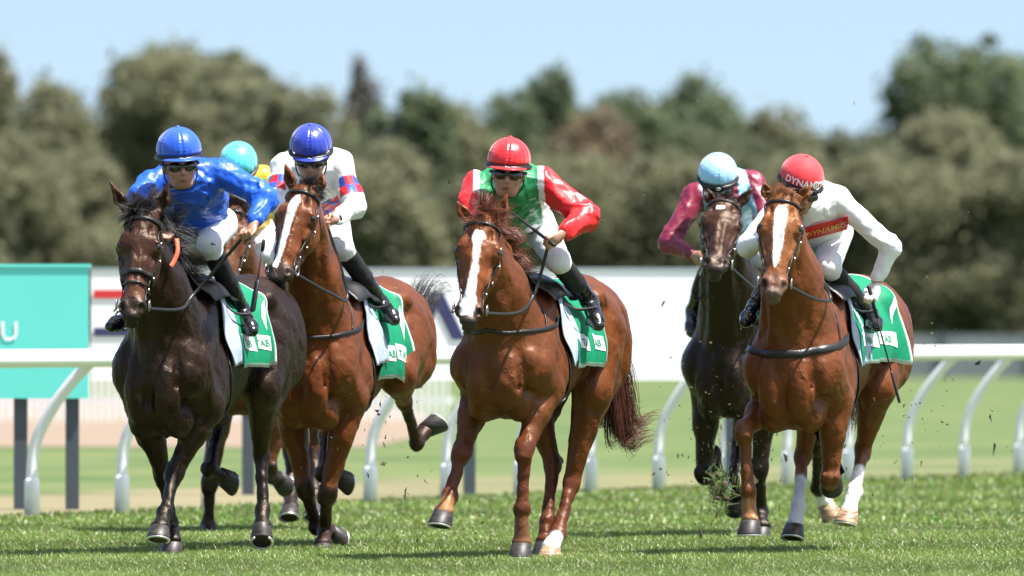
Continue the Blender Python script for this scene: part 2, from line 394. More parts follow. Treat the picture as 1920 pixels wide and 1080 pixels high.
def horse(S):
    """S: dict with the measured pose; joints are photo points turned into metres with real bone lengths"""
    a = math.radians(S.get('yaw', 17)); Yw = S['Y']; z0 = S.get('z0', 0); pitch = S.get('pitch', 0)
    f = A(-math.sin(a), -math.cos(a), 0); l = A(math.cos(a), -math.sin(a), 0); up = A(0, 0, 1)
    Xc = (S['chest'] - 960) / FPX * (Yw - .4 * math.cos(a)); Xw = Xc + .4 * math.sin(a)
    W = A(Xw, Yw, 0)
    def L(u, s, z): return W + f * u + l * s + up * (z + z0 + u * pitch)
    R = np.stack([l, -f, up], 1)      # lateral, along, up
    coat, dark, mid = S['coat'], S.get('points', S['coat']), S.get('belly', S['coat'])
    B = Body(); K = .07; D = S.get('deep', 0)     # D: how far the stretched chest and elbows sink in the stride
    B.ell(L(-.28, 0, 1.20 - D * .35), (.265, .56, .34 + D * .35), R, K, coat)
    B.ell(L(.14, 0, 1.15 - D * .5), (.225, .42, .32 + D * .5), R, K, coat)
    B.ell(L(-.75, 0, 1.26), (.245, .44, .27), R, K, coat)
    B.cone(L(-.1, 0, 1.42), L(-1.1, 0, 1.45), .14, .16, .1, coat)
    B.cone(L(.12, 0, 1.47), L(-.25, 0, 1.51), .06, .075, .1, coat)
    B.ell(L(-1.14, 0, 1.40), (.255, .42, .24), R, .08, coat)
    for s in (-1, 1):
        B.ell(L(-1.36, s * .135, 1.24), (.135, .18, .28), R, .06, coat)
        B.ell(L(-.90, s * .20, 1.50), (.05, .09, .05), R, .08, coat)
        B.ell(L(-1.05, s * .17, 1.22), (.12, .24, .27), R, .05, coat)
        B.cone(L(-.08, s * .12, 1.46), L(.32, s * .195, 1.12), .11, .125, .05, coat, l, 1.2)
        B.ell(L(.04, s * .215, 1.08 - D * .6), (.085, .18, .19 + D * .3), R, .03, coat)
        B.ell(L(.40, s * .185, 1.12 - D * .4), (.080, .09, .13 + D * .3), R, .03, coat)
        B.ell(L(.47, s * .085, 1.04 - D * .5), (.090, .10, .17 + D * .4), R, .016, coat)
        B.ell(L(.33, s * .11, .92 - D), (.085, .14, .12), R, .025, coat)
    B.ell(L(.2, 0, .95 - D), (.12, .3, .12), R, .08, coat)
    # --- head frame
    Yh = S.get('Yh', Yw - .74)
    H = P(*S['poll'], Yh); s = FPX / Yh
    Mz = P(*S['muzzle'], Yh); dx = Mz - H; LH = .70 * S.get('hs', 1)
    dep = math.sqrt(max(LH ** 2 - dx @ dx, .0016)); Mz = P(*S['muzzle'], Yh - dep)
    d = nrm(Mz - H); hy = math.radians(S.get('hyaw', 0)); g = A(math.sin(hy) * -1, -math.cos(hy), 0)
    n = nrm(g - (g @ d) * d); x = np.cross(n, d); RH = np.stack([x, n, d], 1); q = S.get('hs', 1) * 1.085; wq = S.get('hw', 1.12) * q * 1.07
    def Q(X, N, D): return H + x * X * wq + n * N * q + d * D * q
    def sz(X, N, D): return (X * wq, N * q, D * q)
    face = S.get('face', coat); muz = S.get('muzcol', face)
    # --- neck
    N0, N2 = L(.22, 0, 1.24), H - n * .10 * q + d * .08 - up * .02
    top0 = L(.02, 0, 1.50)
    N1 = N0 * .52 + N2 * .48 + up * .015
    B.cone(N0 + l * .02, N1 + l * .015, .285, .20, .09, coat, l, 1.18); B.cone(N1 + l * .015, N2, .20, .125, .06, coat, l, 1.30)
    B.cone(L(.40, 0, 1.16), N1 - up * .08, .11, .08, .06, coat, l, 1.1)
    crest = [top0, (top0 + H) / 2 + up * .045 - n * .02, H - n * .05 + up * .0]
    B.cone(crest[0], crest[1], .06, .05, .08, coat); B.cone(crest[1], crest[2], .05, .05, .05, coat)
    for s_ in (-1, 1):
        B.cone(L(.30, s_ * .12, 1.22), Q(s_ * .05, -.13, .13), .085, .045, .05, coat)      # side of the neck
        B.cone(L(.44, s_ * .05, 1.16), Q(s_ * .035, -.16, .22), .05, .035, .04, coat)       # jugular ridges
    B.cone(L(.62, 0, 1.16), L(.56, 0, .90), .020, .016, .03, tuple(c * .9 for c in coat), sub=True)
    for s_ in (-1, 1): B.cone(L(.535, s_ * .175, 1.20), L(.50, s_ * .150, .98), .012, .010, .025, sub=True)
    h0 = len(B.pr)
    k = .03
    B.ell(Q(0, -.03, .06), sz(.078, .085, .10), RH, k, face)
    B.ell(Q(0, -.005, .17), sz(.086, .072, .13), RH, k, face)
    B.ell(Q(0, -.07, .24), sz(.083, .09, .15), RH, k, face)
    B.cone(Q(0, -.012, .20), Q(0, .004, .47), .072 * q, .043 * q, k, face, x, .95)
    B.cone(Q(0, -.05, .25), Q(0, -.02, .50), .078 * q, .050 * q, k, face, x, 1.0)
    for s_ in (-1, 1):
        B.ell(Q(s_ * .078, .0, .20), sz(.026, .036, .046), RH, .022, face)               # orbit
        B.ell(Q(s_ * .066, .032, .165), sz(.022, .016, .030), RH, .018, face)              # brow
        B.ell(Q(s_ * .05, .045, .115), sz(.012, .02, .03), RH, .012, face, sub=True)       # hollow above the eye
        B.ell(Q(s_ * .104, .024, .206), sz(.012, .024, .016), RH, .010, (.012, .008, .006), sub=True)
        B.cone(Q(s_ * .096, -.008, .186), Q(s_ * .088, .040, .190), .009, .008, .01, face)
        B.ell(Q(s_ * .062, -.10, .23), sz(.034, .095, .125), RH, .02, face)              # cheek
        B.cone(Q(s_ * .045, -.14, .28), Q(s_ * .018, -.065, .54), .032, .026, .03, muz)
        B.cone(Q(s_ * .073, -.012, .27), Q(s_ * .05, -.002, .41), .013, .009, .012, face)  # facial crest
        B.cone(Q(s_ * .018, .052, .26), Q(s_ * .016, .040, .45), .012, .010, .02, face)     # nasal bones
        B.ell(Q(s_ * .036, .008, .545), sz(.028, .038, .045), RH, .022, muz)
        B.ell(Q(s_ * .044, .028, .555), sz(.020, .020, .034), RH, .012, muz)              # nostril rim
        B.ell(Q(s_ * .047, .046, .560), sz(.0155, .028, .027), RH, .006, (.006, .004, .004), sub=True)
        # ears
        e0, e1, e2 = Q(s_ * .052, -.045, .015), Q(s_ * .066, -.04, -.07), None
        tip = P(*S['ears'][0 if s_ < 0 else 1], Yh + S.get('eary', .02))
        mid = (e0 + tip) / 2 + x * s_ * .008
        B.cone(e0, mid, .024 * q, .030 * q, .02, face); B.cone(mid, tip, .030 * q, .006, .02, face)
        ed = nrm(tip - e0); en = nrm(n - (n @ ed) * ed); er = np.stack([np.cross(en, ed), en, ed], 1)
        B.ell(mid + en * .026 - ed * .005, (.017, .022, .062), er, .008, tuple(c * .45 for c in face), sub=True)
    B.ell(Q(0, .0, .53), sz(.046, .046, .07), RH, .03, muz)
    B.ell(Q(0, .012, .598), sz(.042, .034, .034), RH, .015, S.get('lip', muz))
    B.ell(Q(0, -.030, .618), sz(.032, .034, .028), RH, .008, S.get('lip', muz))
    h1 = len(B.pr)
    # --- legs
    def jt(prev, px, py, Ln, sg):
        Y = prev[1]
        for _ in range(4):
            p = P(px, py, Y); dd = (p[0] - prev[0]) ** 2 + (p[2] - prev[2]) ** 2
            Y = prev[1] + sg * math.sqrt(max(Ln ** 2 - dd, 0))
        return P(px, py, Y)
    hoofs = []
    for key in ('FL', 'FR', 'HL', 'HR'):
        sp = S[key]; s_ = -1 if key[1] == 'L' else 1; fore = key[0] == 'F'
        sock = sp.get('sock'); low = dark if not sp.get('plainleg') else coat
        if fore:
            el = L(.12, s_ * .195, .98 - D)
            kn = jt(el, *sp['k'], .43, sp.get('sk', -1)); fe = jt(kn, *sp['f'], .29, sp.get('sf', 1)); ho = jt(fe, *sp['h'], .13, sp.get('sh', -1))
            ax = nrm(kn - el); side = nrm(l - (l @ ax) * ax)
            B.cone(L(.32, s_ * .185, 1.10 - D * .4), el, .125, .112, .05, coat, l, 1.12); B.cone(el + up * .02, el * .6 + kn * .4, .112, .080, .03, coat, l, 1.1)
            B.cone(el, kn, .100, .050, .03, coat, side, 1.08)
            B.ell(el * .66 + kn * .34 + f * .035 + side * s_ * .014, (.062, .068, .13), np.stack([side, np.cross(ax, side), ax], 1), .03, coat)
            B.ell(el * .60 + kn * .40 - f * .05 - side * s_ * .01, (.052, .052, .14), np.stack([side, np.cross(ax, side), ax], 1), .025, coat)
            cx = nrm(fe - kn); RK = np.stack([nrm(l - (l @ cx) * cx), np.cross(cx, nrm(l - (l @ cx) * cx)), cx], 1)
            kax = nrm(ax + cx); s1 = nrm(l - (l @ kax) * kax); RK2 = np.stack([s1, np.cross(kax, s1), kax], 1)
            B.ell(kn, (.061, .058, .072), RK2, .015, low); B.ell(kn + kax * .045, (.052, .052, .035), RK2, .010, low)
            B.ell(kn - kax * .035 - s1 * .038, (.020, .034, .035), RK2, .012, low); B.ell(kn - kax * .035 + s1 * .038, (.020, .034, .035), RK2, .012, low)
        else:
            hp = L(-1.08, s_ * .15, 1.30)
            if 's' in sp: st = jt(hp, *sp['s'], .40, -1)
            else: st = L(-.84, s_ * .19, .98)
            kn = jt(st, *sp['k'], .45, sp.get('sk', 1)); fe = jt(kn, *sp['f'], .36, sp.get('sf', -1)); ho = jt(fe, *sp['h'], .13, sp.get('sh', -1))
            B.cone(hp, st, .20, .14, .05, coat, l, 1.2)
            B.cone(L(-1.36, s_ * .14, 1.12), (st + kn) / 2 - f * .05, .13, .06, .06, coat, l, 1.2)
            ax = nrm(kn - st); side = nrm(l - (l @ ax) * ax)
            B.cone(st, kn, .125, .048, .04, coat, side, 1.15)
            B.ell(st * .68 + kn * .32, (.062, .085, .15), np.stack([side, np.cross(ax, side), ax], 1), .03, coat)
            cx = nrm(fe - kn); s1 = nrm(l - (l @ cx) * cx); RK = np.stack([s1, np.cross(cx, s1), cx], 1)
            B.ell(kn, (.053, .066, .075), RK, .02, low)
            calc = nrm(-ax - cx * .0) ; back = nrm(kn - (st + fe) / 2)
            B.cone(kn + back * .01, kn + back * .055 - cx * .05, .030, .022, .02, low)
            B.cone(kn + back * .05 - cx * .05, (st + kn) / 2 - f * .03, .014, .02, .02, coat)
        c2 = sock or low; mp = kn * .55 + fe * .45
        B.cone(kn, mp, .043, .035, .02, low); B.cone(mp, fe, .035, .039, .012, c2 if sp.get('sockhi', 1) else low)
        bk = np.cross(s1, cx); bk = bk if bk @ f < 0 else -bk
        B.cone(kn + bk * .034, fe + bk * .030, .020, .021, .012, c2 if sock else low)           # flexor tendon
        B.ell(fe, (.051, .055, .055), RK, .012, c2); B.ell(fe + bk * .036, (.034, .028, .036), RK, .012, c2)
        hd = nrm(ho - fe); B.cone(fe, ho, .038, .048, .015, sp.get('pcol', c2))
        B.ell(ho, (.058, .058, .030), None, .012, sp.get('pcol', c2))
        toe = A(*sp['toe']) if 'toe' in sp else f; dn = A(*sp['dn']) if 'dn' in sp else hd * .6 - up * .6
        hoofs.append((ho, nrm(dn), nrm(toe), sp.get('hoof', 'hoof')))
    # dock of the tail
    T0 = L(-1.50, 0, 1.40); T1 = L(-1.62, 0, 1.30); B.cone(T0, T1, .05, .035, .04, coat)
    def disp(X): rg = 1 - np.abs(wav(X * A(1, 1, .7), S['seed'] + 50, .22, 2)) * 3; return wav(X, 5, .15, 2) * .0045 + wav(X, 9, .05, 2) * .0010 + np.clip(rg, 0, 1) ** 2 * .0045
    V, F, C, ow = B.mesh(.0105, disp, coat)
    # coat markings that belong to the animal: blaze / star
    lp = np.stack([(V - H) @ x / wq, (V - H) @ n / q, (V - H) @ d / q], 1)
    ish = (lp[:, 2] > .02) & (lp[:, 2] < .70) & (lp[:, 1] > -.03) & (np.abs(lp[:, 0]) < .12)
    jag = wav(lp, 3, .05, 2) * .004
    for (pts, col) in S.get('blaze', []):
        dz = [p_[0] for p_ in pts]; cx_ = np.interp(lp[:, 2], dz, [p_[1] for p_ in pts]); wd = np.interp(lp[:, 2], dz, [p_[2] for p_ in pts])
        m = np.clip((wd + jag - np.abs(lp[:, 0] - cx_)) / .005, 0, 1) * ish * (lp[:, 2] >= dz[0]) * (lp[:, 2] <= dz[-1]); m[wd <= 0.001] = 0
        C = C * (1 - m[:, None]) + A(*col) * m[:, None]
    dk = (lp[:, 2] > -.2) & (np.abs(lp[:, 0]) < .2)
    nv = wav(V, 21, .35, 3)[:, None]; sat = C[:, :1] / (C[:, 2:] + 1e-3); C = np.clip(C * (1 + .18 * nv) * np.where(C[:, :1] > .4, 1, .74), 0, 1)
    root = mesh_obj("racehorse", V, F, M['coat'], loc=(W[0], W[1], 0), cols=C)
    tag(root, S['label'], "horse", "racehorses galloping in the race")
    # eyes, hooves
    for s_ in (-1, 1):
        mb = MB(); c = Q(s_ * .0870, .016, .203); sph = [(c + A(math.cos(t) * math.sin(p_), math.sin(t) * math.sin(p_), math.cos(p_)) * .0215) for p_ in np.linspace(.001, math.pi - .001, 9) for t in np.linspace(0, 2 * math.pi, 14, endpoint=False)]
        mb.add(sph, [(i * 14 + j, (i + 1) * 14 + j, (i + 1) * 14 + (j + 1) % 14, i * 14 + (j + 1) % 14) for i in range(8) for j in range(14)])
        mb.obj("eye", M['eye'], root)
    for ho, dn, toe, hm in hoofs:
        (hv, hf), (sv, sf) = hoof_geo(ho + dn * .004, dn, toe, r=.055)
        hobj = mesh_obj("hoof", hv, hf, M[hm], root); mesh_obj("horseshoe", sv, sf, M['shoe'], hobj)
    # mane, forelock, tail
    hm = M[S.get('hair', 'hblack')]; g = np.random.default_rng(S['seed'])
    cs = spline([crest[2] + up * .05, crest[1] + up * .05, crest[0] + up * .03], 60); ii = g.integers(0, 60, 1900); side = S.get('maneside', 1)
    roots = cs[ii] + g.normal(0, .012, (1900, 3)); dirs = np.tile(l * side * .55 + up * S.get('maneup', .45) - f * .5, (1900, 1))
    hv, hf = hairs(roots, dirs, S.get('manelen', .17), .0021, 8, 1.1, .5, .35, S['seed']); mesh_obj("mane", hv, hf, hm, root)
    N = 1000; roots = np.array([Q(g.normal(0, .02), -.01 + g.normal(0, .02), g.uniform(-.03, .05)) for _ in range(N)])
    fd = A(*S.get('foredir', (.5, 0, .6))); dirs = np.tile(fd, (N, 1))
    hv, hf = hairs(roots, dirs, S.get('forelen', .12), .0021, 8, .9, .5, .4, S['seed'] + 1); mesh_obj("forelock", hv, hf, hm, root)
    th = M[S.get('tailhair', S.get('hair', 'hblack'))]; tpts = S.get('tail')
    if tpts:
        path = [T0, T1] + [P(px, py, Yw + 1.58 + dy) for px, py, dy in tpts]; cp = spline(path, 30); allv = []; allf = []; nv_ = 0; tl = g.normal(0, .9, (30, 3))
        for i in range(S.get('tailn', 1100)):
            o1 = tl[i % 30] + g.normal(0, .22, 3); k_ = int(g.integers(14, 31)); s0 = int(g.integers(0, 8)); c_ = cp[s0:k_ + 1:2]
            if len(c_) < 4: continue
            sprd = (np.linspace(.012, .055, len(c_)) * (1 + .5 * np.sin(np.linspace(0, 3, len(c_)))))[:, None]
            c_ = c_ + o1 * sprd + np.cumsum(g.normal(0, .003, (len(c_), 3)), 0)
            v_, f_ = tube(c_, np.linspace(.0022, .0008, len(c_)), 3, cap=False); allv.append(v_); allf += [tuple(q_ + nv_ for q_ in ff) for ff in f_]; nv_ += len(v_)
        mesh_obj("tail", np.concatenate(allv), allf, th, root)
    # --- tack
    hb = h0
    def HP(X, N_, D): return Q(X, N_, D)
    def ring(D, rx=.13, rn=.13, c=-.05, tilt=0, ph0=0, ph1=2 * math.pi, m=14):
        return [HP(rx * math.sin(t), c + rn * math.cos(t), D + tilt * math.cos(t)) for t in np.linspace(ph0, ph1, m, endpoint=ph1 - ph0 < 6.2)]
    bridle = MB(); br = S.get('strapw', .020)
    bridle.add(*strap_geo(ring(.062, tilt=-.01, ph0=-1.75, ph1=1.75), B, br, .006, lo=hb, hi=h1))
    bo = bridle.obj("browband", M['leather'], root)
    for s_ in (-1, 1):
        c_ = MB(); c_.add(*strap_geo([HP(s_ * .10, -.05, .07), HP(s_ * .13, -.03, .2), HP(s_ * .115, -.02, .34), HP(s_ * .07, -.005, .50)], B, .015, .005, lo=hb, hi=h1))
        c_.add(*strap_geo([HP(s_ * .10, -.07, .07), HP(s_ * .13, -.10, .16), HP(s_ * .07, -.2, .24)], B, .012, .004, lo=hb, hi=h1, n=20))
        cp_ = c_.obj("cheek_strap", M['leather'], root)
        rc = HP(s_ * .066, -.005, .525); rp = [rc + d * .030 * math.cos(t) + n * .030 * math.sin(t) + x * s_ * .012 for t in np.linspace(0, 6.283, 18)]
        mesh_obj("bit_ring", *tube(rp, .0042, 6), M['steel'], root)
        for D_ in (.15, .26, .37, .44):
            pp, nn = B.project(np.array([HP(s_ * .12, -.04, D_)]), .010, hb, h1); bk_ = MB(); bk_.add(*box(pp[0], (.010, .010, .016))); bk_.obj("buckle", M['steel'], cp_)
    for D_, wd_ in S.get('noseband', []):
        mb = MB(); mb.add(*strap_geo(ring(D_, tilt=-.015), B, wd_, .007, lo=hb, hi=h1, closed=True)); mb.obj("noseband", M['leather'], root)
    # breastplate
    if S.get('breast'):
        bu, bz, bw = S['breast']
        pts = [L(-.05, -.40, bz + .14), L(.28, -.36, bz + .06), L(.52, -.18, bz), L(.66, 0, bz - .02), L(.52, .18, bz), L(.28, .36, bz + .06), L(-.05, .40, bz + .14)]
        mb = MB(); mb.add(*strap_geo(pts, B, bw, .006, off=.003, n=60))
        bp = mb.obj("breastplate", M['leather'], root)
        mb = MB()
        for s_ in (-1, 1): mb.add(*strap_geo([L(.30, s_ * .35, bz + .07), L(.26, s_ * .3, 1.38), L(.12, s_ * .12, 1.60)], B, .016, .004, n=24))
        mb.obj("neck_strap", M['leather'], bp)
    # girth, saddle, pad, number cloth
    mb = MB(); mb.add(*strap_geo([L(-.12 + .03 * math.cos(t), .42 * math.sin(t), 1.2 - .5 * math.cos(t)) for t in np.linspace(-2.6, 2.6, 18)], B, .085, .008, n=60)); mb.obj("girth", M['leather'], root)
    def sheet(u0, u1, th, off, off2, name, mat, colf, wr=.018, nu=34, nth=64, flare=0, shift=0):
        U = np.linspace(0, 1, nu); T = np.linspace(-1, 1, nth); G = np.array([[L(u0 + (u1 - u0) * uu - shift * abs(tt) ** 2, .42 * math.sin(tt * th), 1.25 + .5 * math.cos(tt * th)) for tt in T] for uu in U])
        X, Nn = B.project(G.reshape(-1, 3), off, 0, h0); uu, tt = [q_.ravel() for q_ in np.meshgrid(U, T, indexing='ij')]
        k_ = np.clip(np.abs(tt) - .45, 0, 1) / .55
        amp = off2 * k_ * (.35 + .65 * uu); X = X + Nn * (amp + wr * k_ * (1 + np.sin(uu * 17 + tt * 5 + S['seed'])) * .8 + .002 * wav(X, 4, .1, 2))[:, None]
        X = X + l[None] * 0 + (-f)[None] * (flare * k_ ** 2 * uu)[:, None] + up[None] * (flare * .3 * k_ ** 2 * uu * np.sin(uu * 6))[:, None]
        F_ = np.array([(i * nth + j, i * nth + j + 1, (i + 1) * nth + j + 1, (i + 1) * nth + j) for i in range(nu - 1) for j in range(nth - 1)])
        o = mesh_obj(name, X, F_, mat, root, cols=np.array([colf(a_, b_) for a_, b_ in zip(uu, tt)]))
        md = o.modifiers.new("thickness", 'SOLIDIFY'); md.thickness = .006; md.offset = 1
        return o, X.reshape(nu, nth, 3), Nn.reshape(nu, nth, 3)
    g1 = S.get('clothcol', (.0, .19, .088)); wht = (.74, .76, .76)
    def cf(u_, t_):
        e = max(abs(t_) - .975, u_ - .975, 0); 
        return wht if e > 0 else g1
    clu = S.get('cloth', (-.20, -.74)); cth = S.get('clothth', 1.90)
    cl, CX, CN = sheet(*clu, cth, .012, .05, "number_cloth", M['cloth'], cf, flare=S.get('flare', .05))
    def onc(u_, t_, e=.010):
        a_, b_ = u_ * (CX.shape[0] - 1), (t_ * .5 + .5) * (CX.shape[1] - 1); i, j = min(int(a_), CX.shape[0] - 2), min(int(b_), CX.shape[1] - 2); a_ -= i; b_ -= j
        p_ = CX[i, j] * (1 - a_) * (1 - b_) + CX[i + 1, j] * a_ * (1 - b_) + CX[i, j + 1] * (1 - a_) * b_ + CX[i + 1, j + 1] * a_ * b_
        t1 = CX[i + 1, j] - CX[i, j]; t2 = CX[i, j + 1] - CX[i, j]; nn = nrm(np.cross(t1, t2)); nn = nn if nn @ CN[i, j] > 0 else -nn
        return p_ + nn * e
    def patch(u_, t_, du, dt, col, name, skew=0, shape=None):
        mb = MB(); n1 = 8; G = [onc(u_ + du * (i / n1 - .5), t_ + dt * (j / n1 - .5) + skew * (i / n1 - .5), .009) for i in range(n1 + 1) for j in range(n1 + 1)]
        mb.add(G, [(i * 9 + j, i * 9 + j + 1, (i + 1) * 9 + j + 1, (i + 1) * 9 + j) for i in range(n1) for j in range(n1)]); return mb.obj(name, col, cl)
    def word(txt, u_, t_, hgt, mat, skew=0):
        tv, tf = text_geo(txt); tv = tv * hgt; cw = abs(clu[1] - clu[0]); ct = .95
        Vn = [onc(min(max(u_ + vx / cw, 0), 1), min(max(t_ - vy / ct + skew * vx / cw, -1), 1), .012) for vx, vy in tv]
        mesh_obj("lettering", Vn, tf, mat, cl, smooth=False)
    for u_, t_ in ((.20, .82), (.68, .82)):
        patch(u_, t_, .34, .11, M['whitec'], "white_patch", skew=.03); word("TAB", u_ - .14, t_ + .028, .072, M['green'], .03)
    patch(.88, .62, .14, .10, M['whitec'], "white_patch", skew=-.12)
    pd, _, _ = sheet(-.02, -.22, 1.85, .016, .02, "saddle_pad", M['cloth'], lambda u_, t_: (.34, .40, .50) if abs(t_) < .97 else (.6, .64, .70), wr=.008, shift=.06)
    sl, _, _ = sheet(.08, -.34, .95, .036, .03, "saddle", M['leather'], lambda u_, t_: (.01, .01, .01), wr=0, nu=20, nth=30)
    return dict(L=L, Q=Q, B=B, root=root, S=S, W=W, f=f, l=l, h0=h0, h1=h1, Yw=Yw, hframe=(H, x, n, d), word=word)

_tc = {}
def text_geo(txt):
    if txt in _tc: return _tc[txt]
    cu = bpy.data.curves.new("t", 'FONT'); cu.body = txt; cu.size = 1.0; cu.offset = .014; cu.resolution_u = 2
    o = bpy.data.objects.new("t", cu); COL.objects.link(o); bpy.context.view_layer.update()
    me = bpy.data.meshes.new_from_object(o.evaluated_get(bpy.context.evaluated_depsgraph_get()))
    V = np.array([v.co[:2] for v in me.vertices]); F = [tuple(p.vertices) for p in me.polygons]
    bpy.data.objects.remove(o); bpy.data.curves.remove(cu); bpy.data.meshes.remove(me); _tc[txt] = (V, F); return V, F
ORDER = 'ABCDEF'
# ------------------------------------------------------------------ the six horses, posed from the photograph
WH = (.80, .78, .76)
CHES = (.145, .042, .0105); BAY = (.150, .040, .0095); DKB = (.022, .0105, .0075); BLK = (.013, .009, .008); DB2 = (.026, .012, .008)
SP = {}
SP['A'] = dict(deep=.12, seed=3, Y=66.6, chest=295, yaw=19, poll=(268, 398), muzzle=(245, 610), Yh=65.85, hs=1.04, hw=1.05, ears=((205, 338), (318, 340)), hyaw=5,
    coat=(.018, .0078, .0042), points=(.006, .0048, .0045), face=(.050, .018, .0095), muzcol=(.03, .017, .012), lip=(.015, .011, .011),
    blaze=[([(.40, 0, .05), (.50, 0, .055)], (.13, .05, .028))], noseband=[(.375, .030), (.44, .015)], strapw=.026,
    FL=dict(k=(306, 890), f=(320, 982), h=(324, 1012), sk=1, sf=1, sh=-1, dn=(0, 0, -1)),
    FR=dict(k=(327, 888), f=(309, 962), h=(300, 985), sk=-1, sf=-1, sh=-1, toe=(-.15, -1, .45), dn=(-.05, -.35, -1)),
    HL=dict(k=(412, 790), f=(392, 880), h=(412, 893), sk=1, sf=-1, sh=1, toe=(.6, .4, -.6), dn=(.8, .5, -.1)),
    HR=dict(k=(490, 850), f=(493, 955), h=(491, 985), sk=1, sf=-1, sh=-1, toe=(0, -.5, -1), dn=(0, -.55, -.8)),
    hair='hblack', maneside=1, manelen=.24, maneup=.75, foredir=(-.3, -.1, .55), forelen=.15,
    label="nearly black racehorse with brown muzzle, leading at far left under the blue-silked jockey")
SP['B'] = dict(deep=.09, seed=5, Y=68.8, chest=572, yaw=17, poll=(570, 352), muzzle=(519, 540), Yh=68.0, hs=1.0, hw=1.10, ears=((536, 308), (606, 322)), hyaw=19,
    coat=BAY, points=(.028, .014, .010), face=(.17, .048, .014), muzcol=(.05, .03, .025), lip=(.03, .024, .022),
    blaze=[([(.08, 0.0, .012), (.12, -.005, .026), (.3, -.012, .021), (.5, -.02, .018), (.54, -.02, .012)], WH)],
    FL=dict(k=(571, 915), f=(594, 988), h=(618, 998), sk=-1, sf=1, sh=1, toe=(.5, .3, -.5), dn=(.7, .5, -.2)),
    FR=dict(k=(614, 925), f=(609, 995), h=(606, 1018), sk=-1, sf=1, sh=-1, dn=(0, -.2, -1)),
    HL=dict(k=(612, 815), f=(604, 888), h=(630, 893), sk=1, sf=-1, sh=1, toe=(.6, .4, -.6), dn=(.8, .5, -.1)),
    HR=dict(k=(757, 752), f=(782, 830), h=(797, 808), s=(745, 700), sk=1, sf=1, sh=1, toe=(.6, .3, .4), dn=(.5, .5, .6)),
    breast=(0, 1.27, .026), flare=.16, clothth=2.1, tail=[(790, 555, .12), (806, 538, .2), (818, 548, .25)], tailhair='hblack', tailn=260,
    hair='hblack', maneside=1, manelen=.10, maneup=.1, foredir=(.6, -.2, .35), forelen=.12,
    label="bright bay racehorse with a narrow slanting white blaze, second from left behind the blue-silked jockey")
SP['C'] = dict(deep=.01, seed=8, Y=65.3, chest=934, yaw=17, poll=(906, 408), muzzle=(876, 618), Yh=64.55, hs=1.0, hw=1.10, ears=((857, 378), (950, 364)), hyaw=7,
    coat=CHES, points=(.13, .034, .014), face=(.19, .050, .014), muzcol=(.10, .04, .03), lip=(.04, .028, .026),
    blaze=[([(.10, -.005, .018), (.13, 0, .034), (.18, -.002, .020), (.3, 0.0, .017), (.42, -.004, .024), (.5, -.008, .036), (.58, -.01, .034)], WH)],
    FL=dict(k=(866, 847), f=(843, 930), h=(832, 958), sk=-1, sf=-1, sh=-1, toe=(-.35, -1, .2), dn=(-.15, -.25, -1), pcol=(.32, .15, .06)),
    FR=dict(k=(983, 843), f=(979, 955), h=(978, 1016), sk=-1, sf=1, sh=-1, dn=(0, -.1, -1), pcol=(.22, .09, .04)),
    HL=dict(k=(1037, 872), f=(1026, 975), h=(1022, 1012), sk=1, sf=-1, sh=-1, dn=(0, -.1, -1)),
    HR=dict(k=(1072, 905), f=(1046, 1000), h=(1034, 1024), sk=1, sf=-1, sh=-1, sock=None, pcol=WH, hoof='hoofl', dn=(-.1, -.2, -1)),
    breast=(0, 1.30, .025), tail=[(1152, 700, 0), (1160, 770, .02), (1168, 815, .05), (1190, 800, .1), (1214, 796, .12)], tailhair='htail',
    hair='hches', maneside=1, manelen=.17, maneup=.55, foredir=(.25, 0, .5), forelen=.15,
    label="chestnut racehorse with a broken white blaze widening at its nose, running in the centre")
SP['D'] = dict(deep=.06, seed=13, Y=72.4, chest=1359, yaw=17, poll=(1358, 376), muzzle=(1340, 520), Yh=71.6, hs=.98, hw=1.15, ears=((1327, 352), (1411, 352)), hyaw=3,
    coat=(.012, .0055, .0036), points=(.006, .0048, .0045), face=(.055, .021, .012), muzcol=(.04, .024, .02), lip=(.04, .03, .028),
    blaze=[([(.10, -.015, .020), (.125, -.015, .024), (.14, -.01, .012)], WH)],
    FL=dict(k=(1319, 890), f=(1338, 850), h=(1345, 890), sk=-1, sf=1, sh=1, dn=(.2, .5, -.6), toe=(0, -.6, -.6)),
    FR=dict(k=(1424, 880), f=(1427, 960), h=(1428, 985), sk=-1, sf=1, sh=-1, dn=(0, 0, -1)),
    HL=dict(k=(1385, 830), f=(1372, 900), h=(1378, 930), sk=1, sf=-1, sh=1, toe=(0, .3, -1), dn=(.1, .8, -.6)),
    HR=dict(k=(1532, 835), f=(1533, 915), h=(1546, 942), sk=1, sf=1, sh=1, sock=None, hoof='hoofl', pcol=WH, toe=(.3, -.3, -.8), dn=(.4, .2, -.6)),
    hair='hblack', maneside=1, manelen=.08, maneup=.1, foredir=(.1, -.2, .3), forelen=.06,
    label="dark bay racehorse with a small white star, ears pricked in front of the maroon-sleeved jockey")
